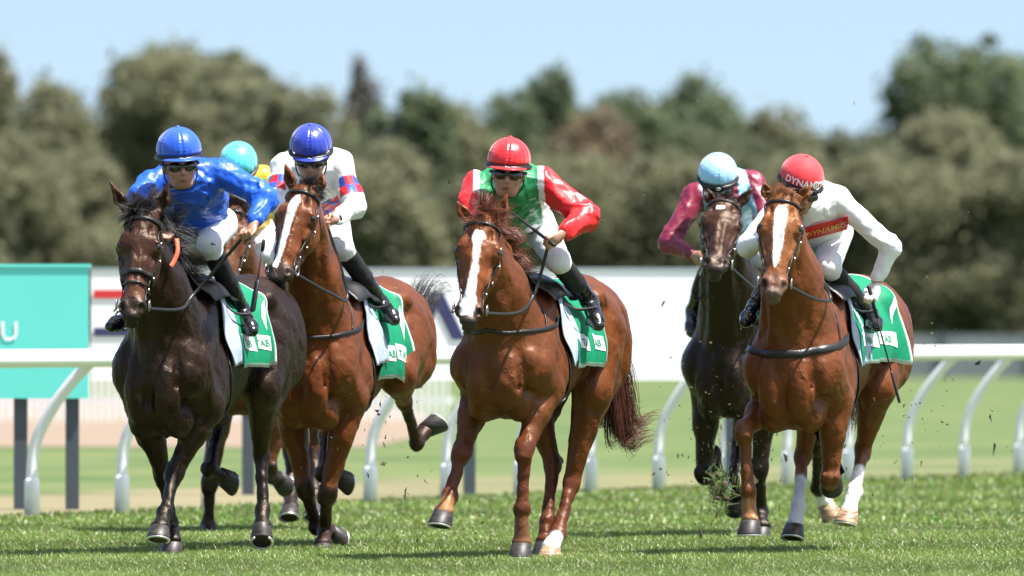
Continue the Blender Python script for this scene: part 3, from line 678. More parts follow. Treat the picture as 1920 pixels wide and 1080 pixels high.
SP['E'] = dict(deep=.085, seed=17, Y=66.7, chest=1481, yaw=17, poll=(1469, 368), muzzle=(1449, 566), Yh=65.95, hs=.98, hw=1.12, ears=((1431, 340), (1523, 344)), hyaw=4, z0=.0,
    coat=(.165, .046, .012), points=(.17, .055, .018), face=(.25, .085, .025), muzcol=(.20, .09, .06), lip=(.16, .11, .09),
    blaze=[([(.08, 0, .014), (.12, 0, .032), (.3, -.002, .026), (.42, -.004, .017), (.46, -.004, .006)], WH)],
    FL=dict(k=(1395, 808), f=(1403, 920), h=(1407, 972), sk=-1, sf=1, sh=-1, dn=(0, -.05, -1), pcol=(.38, .18, .08)),
    FR=dict(k=(1556, 898), f=(1563, 850), h=(1560, 890), sk=-1, sf=1, sh=1, dn=(0, .8, -.4), toe=(0, -.4, -.9)),
    HL=dict(k=(1505, 855), f=(1497, 950), h=(1490, 982), sk=1, sf=-1, sh=-1, sock=(.50, .50, .52), pcol=(.5, .5, .52), toe=(-.2, -1, .25), dn=(-.1, -.3, -1)),
    HR=dict(k=(1618, 845), f=(1602, 920), h=(1592, 955), sk=1, sf=-1, sh=-1, sock=WH, hoof='hoofl', dn=(-.15, -.2, -1)),
    breast=(0, 1.20, .045), cloth=(-.12, -.95), clothth=1.85, flare=.04, tail=[(1622, 700, 0), (1612, 745, .02), (1608, 800, 0)], tailhair='hlight',
    hair='hlight', maneside=1, manelen=.07, maneup=.1, foredir=(.0, -.3, .5), forelen=.08, strapw=.018,
    label="light chestnut racehorse with a wide straight white stripe on its face, under the white-shirted jockey")
SP['F'] = dict(deep=.05, seed=23, Y=74.2, chest=446, yaw=17, poll=(437, 388), muzzle=(425, 560), Yh=73.4, hs=.95, ears=((430, 362), (452, 365)), hyaw=0,
    coat=(.12, .042, .018), points=(.02, .011, .009), face=(.12, .042, .018),
    FL=dict(k=(393, 905), f=(390, 985), h=(388, 1003), sk=-1, sf=1, sh=-1, dn=(0, 0, -1)),
    FR=dict(k=(503, 880), f=(512, 895), h=(519, 897), sk=-1, sf=1, sh=1, dn=(.5, .8, -.2), toe=(.3, -.2, -1)),
    HL=dict(k=(545, 850), f=(545, 930), h=(545, 950), sk=1, sf=-1, sh=-1), HR=dict(k=(590, 850), f=(590, 930), h=(590, 950), sk=1, sf=-1, sh=-1),
    hair='hdark', maneside=1, manelen=.08, maneup=.1,
    label="brown racehorse almost hidden behind the leader, carrying the turquoise-capped jockey")
HZ = {k: horse(SP[k]) for k in ORDER}
# ------------------------------------------------------------------ the jockeys
SKIN = (.38, .195, .13); SKINP = (.56, .34, .26)
def hand_prims(B, wr, tgt, grip, s, curl=1.0, skin=SKIN):
    """palm and five curled fingers closing on a rod along 'grip'; tgt = palm centre"""
    d = nrm(tgt - wr); g_ = nrm(grip - (grip @ d) * d); n = np.cross(d, g_) * s
    B.cone(wr, wr + d * .03, .026, .027, .02, skin, n, 1.25)
    pc = wr + d * .06; R = np.stack([g_, d, n], 1); B.ell(pc, (.040, .048, .020), R, .015, skin)
    for i in range(4):
        o = (i - 1.5) * .0195; k_ = wr + d * (.098 - .004 * abs(i - 1.2)) + g_ * o
        L1 = (.040, .044, .041, .032)[i]
        a1 = .35 + .1 * i; p1 = k_ + (d * math.cos(a1) + n * math.sin(a1)) * L1; p2 = p1 + (n * .9 - d * .35) * L1 * .65; p3 = p2 + (-d * .9 + n * .1) * L1 * .55
        for (p_, q_, r1, r2) in ((k_ - d * .02, p1, .0105, .010), (p1, p2, .010, .009), (p2, p3, .009, .0078)): B.cone(p_, q_, r1, r2, .006, skin)
    t0 = wr + d * .035 - g_ * .033; t1 = t0 + d * .034 - g_ * .014 + n * .016; t2 = t1 + d * .026 + g_ * .012 + n * .018
    B.cone(t0, t1, .0125, .011, .010, skin); B.cone(t1, t2, .011, .0085, .006, skin)
    return wr + d * .105 + n * .026

def jockey(J, HS):
    Yw = HS['Yw']; s = J
    def Z(pt): return P(pt[0], pt[1], Yw + pt[2])
    hc = Z(s['head']); skin = s.get('skin', SKIN)
    hy = math.radians(s.get('hyaw', 0)); hp = math.radians(s.get('hpitch', 20)); hr = math.radians(s.get('hroll', 0))
    fz = A(-math.sin(hy) * math.cos(hp), -math.cos(hy) * math.cos(hp), -math.sin(hp)); x = nrm(np.cross(fz, A(0, 0, 1))) * -1
    x = nrm(A(math.cos(hy), -math.sin(hy), 0)); u_ = np.cross(fz, x); u_ = u_ if u_[2] > 0 else -u_
    x, u_ = x * math.cos(hr) + u_ * math.sin(hr), u_ * math.cos(hr) - x * math.sin(hr)
    RH = np.stack([x, fz, u_], 1); k_ = s.get('hs', 1.0) * 1.12
    def H(X, N, U): return hc + (x * X + fz * N + u_ * U) * k_
    B = Body(); dk = tuple(c * .8 for c in skin)
    B.ell(H(0, 0, .02), (.076 * k_, .096 * k_, .10 * k_), RH, .02, skin)
    B.ell(H(0, .045, -.055), (.056 * k_, .055 * k_, .070 * k_), RH, .02, skin)
    B.cone(H(-.02, .05, -.105), H(.02, .05, -.105), .026, .026, .02, skin)
    for q_ in (-1, 1):
        B.cone(H(q_ * .062, -.01, -.045), H(q_ * .035, .05, -.105), .018, .018, .02, skin)
        B.ell(H(q_ * .040, .070, -.045), (.024, .020, .022), RH, .015, skin)
        B.ell(H(q_ * .031, .098, -.006), (.017, .012, .011), RH, .01, dk, sub=True)
        B.ell(H(q_ * .080, -.005, -.03), (.010, .018, .030), RH, .008, skin)
    B.cone(H(0, .092, -.004), H(0, .112, -.042), .010, .014, .010, skin); B.ell(H(0, .104, -.048), (.019, .012, .010), RH, .006, skin)
    B.ell(H(0, .088, -.078), (.024, .012, .007), RH, .004, (.42, .14, .12)); B.ell(H(0, .088, -.088), (.021, .011, .007), RH, .004, (.42, .14, .12))
    B.ell(H(0, .104, -.083), (.020, .012, .0025), RH, .002, (.12, .03, .03), sub=True)
    sl, sr = Z(s['sh'][0]), Z(s['sh'][1]); nk = (sl + sr) / 2; pel = (Z(s['hip'][0]) + Z(s['hip'][1])) / 2
    tx = nrm(sr - sl); ta = nrm(nk - pel); tb = np.cross(tx, ta)
    B.cone(nk, H(0, -.02, -.06), .062, .055, .03, skin)
    low = s.get('inner', (.05, .05, .05))
    B.cone(pel, pel * .5 + nk * .5, .125, .115, .05, low, tx, .9); B.cone(pel * .5 + nk * .5, nk - ta * .06, .115, .135, .05, low, tx, .88)
    B.cone(sl, sr, .062, .062, .05, low)
    T = Body()                                                        # silks
    T.cone(pel, pel * .5 + nk * .5, .145, .155, .05, s['body'], tx, .9); T.cone(pel * .5 + nk * .5, nk - ta * .07, .155, .170, .06, s['body'], tx, .85)
    T.cone(sl + ta * .0, sr + ta * .0, .074, .074, .06, s.get('yoke', s['body']))
    T.cone(nk, nk * .55 + H(0, -.03, -.09) * .45, .085, .058, .03, s.get('collar', s['body']))
    T.ell(nk - ta * .10 - tb * (-.03 if tb[2] < 0 else .03) * 0 + A(0, .02, .035), (.15, .14, .07), None, .06, s['body'])
    arms = []
    for i in (0, 1):
        sh, el, wr = (sl, sr)[i], Z(s['el'][i]), Z(s['wr'][i])
        B.cone(sh, el, .050, .040, .03, skin if s.get('bare') else low); B.cone(el, wr, .040, .027, .02, skin)
        pf = s.get('puff', .012); cc = s.get('cuff', s['sleeve'])
        T.cone(sh, el, .060 + pf, .050 + pf * 1.2, .035, s['sleeve']); T.cone(el, wr * .86 + el * .14, .050 + pf * 1.2, .034 + pf * .5, .03, s['sleeve'])
        T.cone(wr * .86 + el * .14, wr * .95 + el * .05, .034 + pf * .4, .031, .01, cc)
        hd = Z(s['hand'][i]); gp = Z(s['grip'][i]) - hd if s.get('grip') else A(1, .3, .2)
        arms.append(hand_prims(B, wr, hd, gp, 1 if i else -1, skin=s.get('glove', [skin, skin])[i]))
    Bc = Body(); bw = s.get('breech', (.72, .73, .76))                  # breeches
    Bc.ell(pel, (.15, .15, .13), None, .06, bw)
    legs = []
    for i in (0, 1):
        hp_, kn, an, to = Z(s['hip'][i]), Z(s['kn'][i]), Z(s['an'][i]), Z(s['toe'][i])
        B.cone(hp_, kn, .075, .050, .05, skin); B.cone(kn, an, .045, .028, .02, skin); B.cone(an, to, .026, .020, .02, skin)
        Bc.cone(hp_, kn, .108, .072, .05, bw); Bc.cone(kn, kn * .8 + an * .2, .070, .058, .02, bw)
        Lg = Body(); mid = kn * .45 + an * .55
        Lg.cone(kn * .84 + an * .16, mid, .064, .058, .02); Lg.cone(mid, an, .058, .043, .02)
        Ft = Body(); Ft.cone(mid * .75 + an * .25, an, .057, .047, .01); ft = nrm(to - an); hl = an - ft * .03 + nrm(an - kn) * .03
        Ft.cone(an, an + nrm(an - kn) * .045, .048, .044, .02); Ft.cone(hl, to, .046, .044, .02, None, x, .92); Ft.cone(to, to + ft * .055, .044, .034, .02, None, x, .9)
        legs.append((Lg, Ft, to, ft, an))
    V, F, C, _ = B.mesh(s.get('res', .0062), None, skin, csm=2)
    ground = (pel[0], pel[1], 0)
    root = mesh_obj("person", V, F, M['skin'], loc=ground, cols=C); tag(root, s['label'], "jockey", "jockeys riding in the race")
    amp = s.get('fold', .006); seed = s['seed']
    def fold(X):
        # long soft folds: elongated along the sleeve or body they lie on
        out = np.zeros(len(X)); best = np.full(len(X), 9.)
        for a_, b_ in ((pel, nk), (sl, Z(s['el'][0])), (Z(s['el'][0]), Z(s['wr'][0])), (sr, Z(s['el'][1])), (Z(s['el'][1]), Z(s['wr'][1]))):
            h_, d_ = near_seg(X, a_, b_); ax_ = nrm(b_ - a_); o1 = nrm(np.cross(ax_, A(.3, -1, .2))); o2 = np.cross(ax_, o1); q_ = np.stack([(X - a_) @ ax_ * (.9 if a_ is pel else .55), (X - a_) @ o1, (X - a_) @ o2], -1)
            v_ = (1 - np.abs(wav(q_ * A(1.3, 1, 1), seed + 7, .10, 2)) * 3.2).clip(0, 1) ** 1.5 * .25 + wav(q_ + .25 * q_[:, :1] * A(0, 1, 0), seed, .13, 2) * .8 + (1 - np.abs(wav(q_, seed + 1, .2, 1)) * 2.4).clip(0, 1) * .9 * (.4 + .6 * (h_ > .6))
            m_ = d_ < best; out[m_] = v_[m_]; best[m_] = d_[m_]
        return -out * amp * 1.45 - np.clip(1 - np.abs(wav(X * A(1, 1, .8), seed + 20, .085, 2)) * 4, 0, 1) * amp * .12
    V, F, C, ow = T.mesh(.0072, fold, s['body'], csm=1)
    if 'paint' in s: C = s['paint'](V, C, dict(sl=sl, sr=sr, nk=nk, pel=pel, tx=tx, ta=ta, tb=tb, Z=Z))
    sk = mesh_obj(s.get('topname', "silk_jacket"), V, F, M[s.get('fabric', 'silk')], root, cols=C)
    V, F, C, ow = Bc.mesh(.009, lambda X: wav(X, seed + 4, .07, 3) * .0028, bw); mesh_obj("breeches", V, F, M['matte'], root, cols=C)
    for Lg, Ft, to, ft, an in legs:
        V, F, C, ow = Lg.mesh(.008, lambda X: wav(X, 3, .06, 2) * .0015, (.01, .01, .01)); mesh_obj("gaiter", V, F, M[s.get('gaiter', 'sock')], root)
        V, F, C, ow = Ft.mesh(.007, lambda X: wav(X, 6, .05, 2) * .002, (.01, .01, .01)); mesh_obj("boot", V, F, M['boot'], root)
        sp_ = [to - ft * .03 + A(0, 0, -.048) + x * .052 * math.cos(t) * (1 if math.sin(t) < 0 else 1 - .35 * math.sin(t)) + A(0, 0, 1) * (.055 * max(0, math.sin(t)) * 2.0) for t in np.linspace(0, 6.283, 26)]
        st = mesh_obj("stirrup", *tube(sp_, .0048, 6), M['black'], HS['root'])
        top = HS['L'](-.08, .20 * (1 if to @ HS['l'] > HS['W'] @ HS['l'] else -1), 1.50)
        lv, lf = strap_geo([top, to * .5 + top * .5, to + A(0, 0, .07)], None, .018, .004, n=10, project=False, nref=x); mesh_obj("stirrup_leather", lv, lf, M['leather'], HS['root'])
    # reins: bit ring - along the neck - hand
    for i in (0, 1):
        sg = -1 if i == 0 else 1; b0 = HS['Q'](sg * .068, -.01, .54); gi = arms[i] if not (s.get('onehand') and i == 1) else arms[0]
        m0 = HS['L'](.40, sg * .16, 1.52); pm, _ = HS['B'].project(np.array([m0]), .03, 0, HS['h0']); pts = [b0, b0 * .5 + pm[0] * .5 + x * sg * .05 - A(0, 0, .05), pm[0], gi]
        v_, f_ = strap_geo(pts, None, .020, .004, n=30, project=False, nref=A(sg * .4, -1, .2)); mesh_obj("rein", v_, f_, M['leather'], HS['root'])
    # helmet with a cloth cap cover
    a_, b_, c_ = [q_ * s.get('cap', 1) for q_ in (.124, .146, .128)]; hcC = H(0, -.012, .056)
    nr, nsg = 44, 132; G = []; g = np.random.default_rng(seed); folds = g.uniform(0, 6.28, 8)
    for i in range(nr):
        th = .0001 + (i / (nr - 1)) * math.radians(103)
        for j in range(nsg):
            ph = j / nsg * 2 * math.pi; sm_ = ((ph * 6 / (2 * math.pi) + .5) % 1 - .5); r_ = 1 - .020 * math.exp(-(sm_ * 14) ** 2) * min(1, th * 2) + .010 * math.exp(-((abs(sm_) - .10) * 16) ** 2) * (1 + .8 * math.sin(th * 38 + folds[3]))* min(1, th) * s.get('shiny', 1)
            if s.get('shiny', 1): r_ += .006 * math.sin(ph * 11 + folds[0] + 2 * math.sin(th * 3 + folds[1])) * math.sin(th) ** 3 + .004 * math.sin(ph * 23 + folds[2]) * max(0, math.sin(th) - .7) / .3
            if th > math.radians(93): r_ *= 1 - .10 * ((th - math.radians(93)) / math.radians(10))
            G.append(hcC + x * a_ * r_ * math.sin(th) * math.sin(ph) + fz * b_ * r_ * math.sin(th) * math.cos(ph) + u_ * c_ * r_ * math.cos(th))
    F = [(i * nsg + j, (i + 1) * nsg + j, (i + 1) * nsg + (j + 1) % nsg, i * nsg + (j + 1) % nsg) for i in range(nr - 1) for j in range(nsg)]
    F.append(tuple((nr - 1) * nsg + j for j in range(nsg)))
    mb = MB(); mb.add(G, F)
    capmat = plain("cap_" + s['capname'], s['capcol'], .3 if s.get('shiny', 1) else .7, sheen=.3, bump=.35, bscale=22, noise=.05, nscale=25)
    cap = mb.obj("helmet", capmat, root)
    bt = hcC + u_ * c_; mesh_obj("button", *tube([bt - u_ * .004, bt + u_ * .004, bt + u_ * .008], [.014, .013, .005], 12), capmat, cap)
    # peak and the black rim under it
    if s.get('peak', 1):
        pk = []; n1, n2 = 20, 6
        for i in range(n1 + 1):
            ph = -1.15 + 2.3 * i / n1
            for j in range(n2 + 1):
                t = j / n2; e_ = math.cos(ph * 1.365) ** .7 if abs(ph) < 1.149 else 0
                rr = 1.0 + .0 + t * .24 * max(e_, 0); pk.append(hcC + x * a_ * rr * math.sin(ph) + fz * b_ * rr * math.cos(ph) - u_ * (.026 + t * .008 * (1 + math.cos(ph))))
        Fp = [(i * (n2 + 1) + j, i * (n2 + 1) + j + 1, (i + 1) * (n2 + 1) + j + 1, (i + 1) * (n2 + 1) + j) for i in range(n1) for j in range(n2)]
        po = mesh_obj("peak", pk, Fp, capmat if s.get('peakcol', 1) else M['black'], cap); md = po.modifiers.new("t", 'SOLIDIFY'); md.thickness = .005
    rm = [hcC + x * (a_ * .985) * math.sin(t) + fz * b_ * .985 * math.cos(t) - u_ * .036 for t in np.linspace(0, 6.283, 40)]
    mesh_obj("rim", *tube(rm, .014, 8, up=u_, squash=1.0), M['black'], cap)
    ch = [H(.085, 0, -.03), H(.074, .02, -.09), H(.03, .045, -.130), H(-.03, .045, -.130), H(-.074, .02, -.09), H(-.085, 0, -.03)]
    mesh_obj("chin_strap", *tube(spline(ch, 20), .005, 5), M['black'], cap)
    # goggles
    gb = Body()
    for q_ in (-1, 1): gb.ell(H(q_ * .037, .088, -.014), (.044, .026, .030), RH, .012)
    gb.cone(H(-.02, .108, -.010), H(.02, .108, -.010), .010, .010, .01); V, F, C, _ = gb.mesh(.0045)
    go = mesh_obj("goggles", V, F, M['lens'], root)
    gs = [H(.093 * math.sin(t), .095 * math.cos(t) - .005, -.010) for t in np.linspace(.75, 2 * math.pi - .75, 26)]
    mesh_obj("goggle_strap", *tube(gs, .0085, 6, up=u_), M['black'], go)
    if s.get('logo', 1):
        lc = hcC - u_ * .036 + fz * (b_ * .985 + .012); ring_ = [lc + x * .013 * math.cos(t) + u_ * .008 * math.sin(t) + fz * .004 for t in np.linspace(0, 6.283, 20)]
        mesh_obj("helmet_badge", *tube(ring_, .0018, 5), M['white'], cap)
    return dict(root=root, grip=arms, H=H, cap=cap, hcC=hcC, capR=(a_, b_, c_), ax=(x, fz, u_), Z=Z, silks=sk, T=T, Bc=Bc, tx=tx, ta=ta, tb=tb, nk=nk, pel=pel, x=x, sl=sl, sr=sr)

def mixc(C, m, col): m = np.asarray(m, float)[:, None]; return C * (1 - m) + A(*col) * m
def near_seg(V, a, b): ba = b - a; h = np.clip(((V - a) @ ba) / (ba @ ba), 0, 1); return h, np.linalg.norm(V - a - h[:, None] * ba, axis=1)

# depth offsets (third number) are metres behind (+) or before (-) the withers
RED, GRN, WHS = (.66, .010, .014), (.008, .23, .075), (.78, .79, .80)
def paint_C(V, C, q):
    lx = (V - q['nk']) @ q['tx']; h1, d1 = near_seg(V, q['sl'], q['Z'](JS['C']['el'][0])); h2, d2 = near_seg(V, q['sr'], q['Z'](JS['C']['el'][1]))
    h3, d3 = near_seg(V, q['Z'](JS['C']['el'][0]), q['Z'](JS['C']['wr'][0])); h4, d4 = near_seg(V, q['Z'](JS['C']['el'][1]), q['Z'](JS['C']['wr'][1]))
    arm = ((np.minimum(d1, d2) < .10) & (np.abs(lx) > .20)) | (np.minimum(d3, d4) < .095) & (np.abs(lx) > .17)
    C = mixc(C, np.ones(len(V)), GRN)
    C = mixc(C, (np.abs(lx) > .165) & (np.abs(lx) < .225), WHS)
    ht = (V - q['pel']) @ q['ta']; C = mixc(C, ((ht < .22 + .10 * np.sin(np.abs(lx) * 20)) & (ht > .15 + .10 * np.sin(np.abs(lx) * 20))), WHS)
    return mixc(C, arm, RED)
def paint_B(V, C, q):
    lx = (V - q['nk']) @ q['tx']; RB = (.70, .02, .03); BB = (.02, .09, .50)
    for i in (0, 1):
        sh, el = (q['sl'], q['sr'])[i], q['Z'](JS['B']['el'][i]); h, d = near_seg(V, sh, el); m = (h > .38) & (h < .78) & (d < .10) & (np.abs(lx) > .16)
        ax = nrm(el - sh); w_ = (V - sh) - ((V - sh) @ ax)[:, None] * ax; an = np.arctan2(w_ @ np.cross(ax, A(0, 0, 1)), w_[:, 2])
        ck = (np.floor(an / .8) + (h > .58)) % 2 == 0; C = mixc(C, m & ck, RB); C = mixc(C, m & ~ck, BB)
    ht = (V - q['pel']) @ q['ta']; tot = np.linalg.norm(q['nk'] - q['pel']); m = (np.abs(lx) < .17) & (ht > tot * .25) & (ht < tot * .72)
    ck = (np.floor(lx / .05) + np.floor(ht / .05)) % 2 == 0; C = mixc(C, m & ck, RB); return mixc(C, m & ~ck, (.02, .05, .30))
def paint_D(V, C, q):
    lx = (V - q['nk']) @ q['tx']; LB = (.32, .60, .80); MR = (.19, .008, .035)
    C = mixc(C, np.ones(len(V)), MR); C = mixc(C, (np.abs(lx) < .065) , MR)
    C = mixc(C, (np.abs(lx) > .075) & (np.abs(lx) < .155), LB); ht = (V - q['nk']) @ q['ta']
    return C
def paint_F(V, C, q):
    w_ = wav(V, 77, .16, 2); return mixc(C, w_ > .28, (.10, .55, .50))
def paint_E(V, C, q):
    return C
JS = {}
JS['A'] = dict(seed=31, head=(337, 303, -.42), hyaw=-10, hpitch=8, hroll=4, cap=1.06, hs=1.06, sh=((284, 345, -.12), (418, 325, -.10)), el=((262, 372, -.28), (497, 372, -.22)), wr=((300, 420, -.5), (476, 418, -.38)),
    hand=((315, 440, -.6), (464, 447, -.45)), grip=((330, 440, -.6), (480, 430, -.43)), hip=((345, 425, .42), (412, 420, .42)), kn=((330, 470, .02), (392, 458, -.02)), an=((250, 590, .25), (452, 580, .32)), toe=((218, 607, .10), (468, 612, .16)),
    body=(.006, .085, .52), sleeve=(.006, .095, .56), capcol=(.006, .08, .52), capname='royal', peak=1, logo=1, puff=.020, fold=.0085,
    label="jockey in shiny royal blue silks and blue cap on the near black horse")
JS['B'] = dict(seed=33, head=(583, 292, -.42), hyaw=3, hpitch=20, cap=1.02, sh=((531, 315, -.10), (637, 307, -.10)), el=((520, 380, -.25), (664, 388, -.20)), wr=((570, 415, -.45), (628, 412, -.42)),
    hand=((585, 420, -.5), (606, 416, -.5)), grip=((600, 430, -.5), (600, 432, -.5)), hip=((560, 410, .42), (622, 412, .42)), kn=((530, 480, .0), (640, 462, -.02)), an=((515, 590, .3), (712, 566, .34)), toe=((505, 610, .2), (733, 592, .20)),
    body=WHS, sleeve=WHS, capcol=(.012, .035, .36), capname='navy', paint=paint_B, fabric='silk', puff=.014, fold=.006,
    label="jockey in white silks with red and blue checks and a dark blue cap")
JS['C'] = dict(seed=35, head=(953, 320, -.40), hyaw=2, hpitch=6, hroll=-4, cap=1.0, hs=1.0, sh=((894, 350, -.10), (1018, 342, -.12)), el=((884, 388, -.30), (1098, 408, -.22)), wr=((905, 425, -.52), (1056, 436, -.40)),
    hand=((915, 440, -.6), (1035, 456, -.47)), grip=((930, 440, -.6), (1028, 440, -.53)), hip=((940, 425, .42), (1006, 418, .42)), kn=((925, 480, .0), (1046, 488, -.05)), an=((890, 590, .3), (1103, 562, .30)), toe=((900, 610, .2), (1117, 600, .14)),
    body=GRN, sleeve=RED, collar=WHS, capcol=(.70, .012, .02), capname='red', paint=paint_C, puff=.022, fold=.008,
    label="jockey in green and white silks with puffed red sleeves and red cap")
JS['D'] = dict(seed=37, head=(1346, 343, -.42), hyaw=0, hpitch=26, cap=1.0, sh=((1303, 368, -.10), (1412, 345, -.05)), el=((1256, 455, -.25), (1440, 420, -.2)), wr=((1300, 478, -.48), (1400, 470, -.45)),
    hand=((1316, 484, -.56), (1390, 480, -.55)), grip=((1318, 470, -.56), (1390, 470, -.5)), hip=((1360, 420, .42), (1420, 415, .42)), kn=((1330, 500, .05), (1430, 480, .05)), an=((1302, 580, .3), (1480, 570, .3)), toe=((1299, 612, .2), (1490, 600, .2)),
    body=(.19, .008, .035), sleeve=(.19, .008, .035), capcol=(.33, .62, .85), capname='sky', paint=paint_D, puff=.014, fold=.007, peak=0, res=.008,
    label="jockey in maroon and pale blue silks with a sky blue cap")
JS['E'] = dict(seed=39, onehand=1, head=(1500, 352, -.40), hyaw=-20, hpitch=22, hroll=-6, cap=1.03, sh=((1462, 385, -.10), (1570, 375, -.10)), el=((1402, 462, -.25), (1671, 462, -.10)), wr=((1452, 440, -.5), (1644, 528, -.10)),
    hand=((1462, 430, -.6), (1634, 562, -.12)), grip=((1470, 420, -.6), (1655, 568, -.14)), hip=((1500, 440, .42), (1566, 435, .42)), kn=((1470, 500, .0), (1552, 500, -.05)), an=((1420, 570, .2), (1628, 586, .30)), toe=((1403, 596, .05), (1640, 606, .14)),
    body=WHS, sleeve=WHS, capcol=(.66, .02, .03), capname='coral', shiny=0, fabric='matte', puff=.006, fold=.005, peak=0, topname="racing_shirt", glove=[SKIN, (.72, .73, .74)],
    label="jockey in a plain white shirt and red lettered cap, one arm hanging")
JS['F'] = dict(seed=41, head=(447, 320, -.42), hyaw=0, hpitch=38, cap=.99, sh=((400, 350, -.1), (492, 335, -.08)), el=((395, 400, -.25), (505, 390, -.1)), wr=((425, 425, -.45), (455, 420, -.4)),
    hand=((430, 430, -.5), (440, 428, -.5)), grip=((440, 430, -.5), (440, 440, -.5)), hip=((440, 435, .42), (485, 432, .42)), kn=((420, 480, .0), (497, 475, .0)), an=((400, 570, .3), (510, 570, .3)), toe=((400, 590, .2), (515, 590, .2)),
    body=(.82, .50, .03), sleeve=(.82, .50, .03), capcol=(.08, .55, .62), capname='turquoise', paint=paint_F, peak=0, res=.008,
    label="jockey in yellow silks with a turquoise cap, mostly hidden behind the blue-silked rider")
JK = {k: jockey(JS[k], HZ[k]) for k in ORDER}

def wrap_text(J, txt, a0, el, size, mat, step=1.0):
    """lettering laid on the cap cover: a0 = azimuth of its middle, el = height angle of the base line"""
    x, fz, u_ = J['ax']; a_, b_, c_ = J['capR']; tv, tf = text_geo(txt); w_ = tv[:, 0].max(); V = []
    for vx, vy in tv:
        ph = a0 + (vx - w_ / 2) * size / .135; th = math.radians(90) - el - vy * size / .13
        V.append(J['hcC'] + x * a_ * 1.022 * math.sin(th) * math.sin(ph) + fz * b_ * 1.022 * math.sin(th) * math.cos(ph) + u_ * c_ * 1.022 * math.cos(th))
    mesh_obj("lettering", V, tf, mat, J['cap'], smooth=False)
if 'E' in ORDER:
    j = JK['E']; wrap_text(j, "DYNAMIC", -.30, -.09, .056, M['white']); wrap_text(j, "DYNAMIC", 1.12, -.08, .058, M['white'])
    # printed band across the shirt front
    T = j['T']; pel, nk, tx = j['pel'], j['nk'], j['tx']; G = []; n1, n2 = 24, 8
    def onshirt(u, v, off=.006):
        c = P(1536 + u * 100, 427 - u * 22 + v * 36, 66.55); p, n_ = T.project(np.array([c + A(0, -.25, 0)]), off, it=14); return p[0]
    def trace(px, py, gap):                                   # from in front of the rider back to the cloth
        Y = 65.3
        for _ in range(120):
            dd = T.dist(P(px, py, Y)[None])[0]
            if dd < gap or Y > 68: break
            Y += max((dd - gap) * .8, .002)
        return P(px, py, Y)
    q_ = np.array([trace(1548 + (i / n1 - .5) * 84, 429 - (i / n1 - .5) * 22 + (k / n2 - .5) * 25, .016) for i in range(n1 + 1) for k in range(n2 + 1)])
    F = [(i * (n2 + 1) + k, i * (n2 + 1) + k + 1, (i + 1) * (n2 + 1) + k + 1, (i + 1) * (n2 + 1) + k) for i in range(n1) for k in range(n2)]
    band = mesh_obj("printed_band", q_, F, M['redp'], j['silks'])
    tv, tf = text_geo("DYNAMIC"); w_ = tv[:, 0].max()
    q_ = np.array([trace(1548 + (vx / w_ - .5) * 76, 429 - (vx / w_ - .5) * 22 + 7 - vy * 14, .021) for vx, vy in tv]); mesh_obj("lettering", q_, tf, plain("gold_print", (.75, .40, .12), .6), band, smooth=False)
if 'A' in ORDER:
    j = JK['A']; t_ = np.linspace(0, 1, 90)
    pp = np.array([P(404 + 34 * a_, 452 + 10 * a_ + 3.6 * math.sin(a_ * 46) * (1 - .5 * a_) + 2.2 * math.sin(a_ * 19), 66.3) for a_ in t_]); q_, nn = j['Bc'].project(pp, .004, it=14)
    mesh_obj("signature", *tube(q_, .0017, 4), M['black'], [c for c in j['root'].children if c.name.startswith("breeches")][0])
    h = HZ['A']; pts = [h['Q'](.10, -.06, .19), h['Q'](.115, -.055, .25), h['Q'](.115, -.05, .31)]
    q_ = np.array([P(331, 448, 65.95), P(333, 470, 65.92), P(327, 488, 65.9), P(320, 500, 65.88)]); v_, f_ = strap_geo(q_, None, .028, .006, n=16, project=False, nref=A(.3, -1, 0)); mesh_obj("orange_strap", v_, f_, M['orange'], h['root'])
if 'B' in ORDER:
    j = JK['B']; w0 = j['Z'](JS['B']['wr'][1]); e0 = j['Z'](JS['B']['el'][1]); d_ = nrm(e0 - w0); c_ = w0 + d_ * .02; o1 = nrm(np.cross(d_, A(0, -1, 0))); o2 = np.cross(d_, o1)
    wt = mesh_obj("wrist_watch", *tube([c_ + (o1 * math.cos(t) + o2 * math.sin(t)) * .032 for t in np.linspace(0, 6.283, 22)], .008, 6, up=d_, squash=1.5), M['watch'], j['root'])
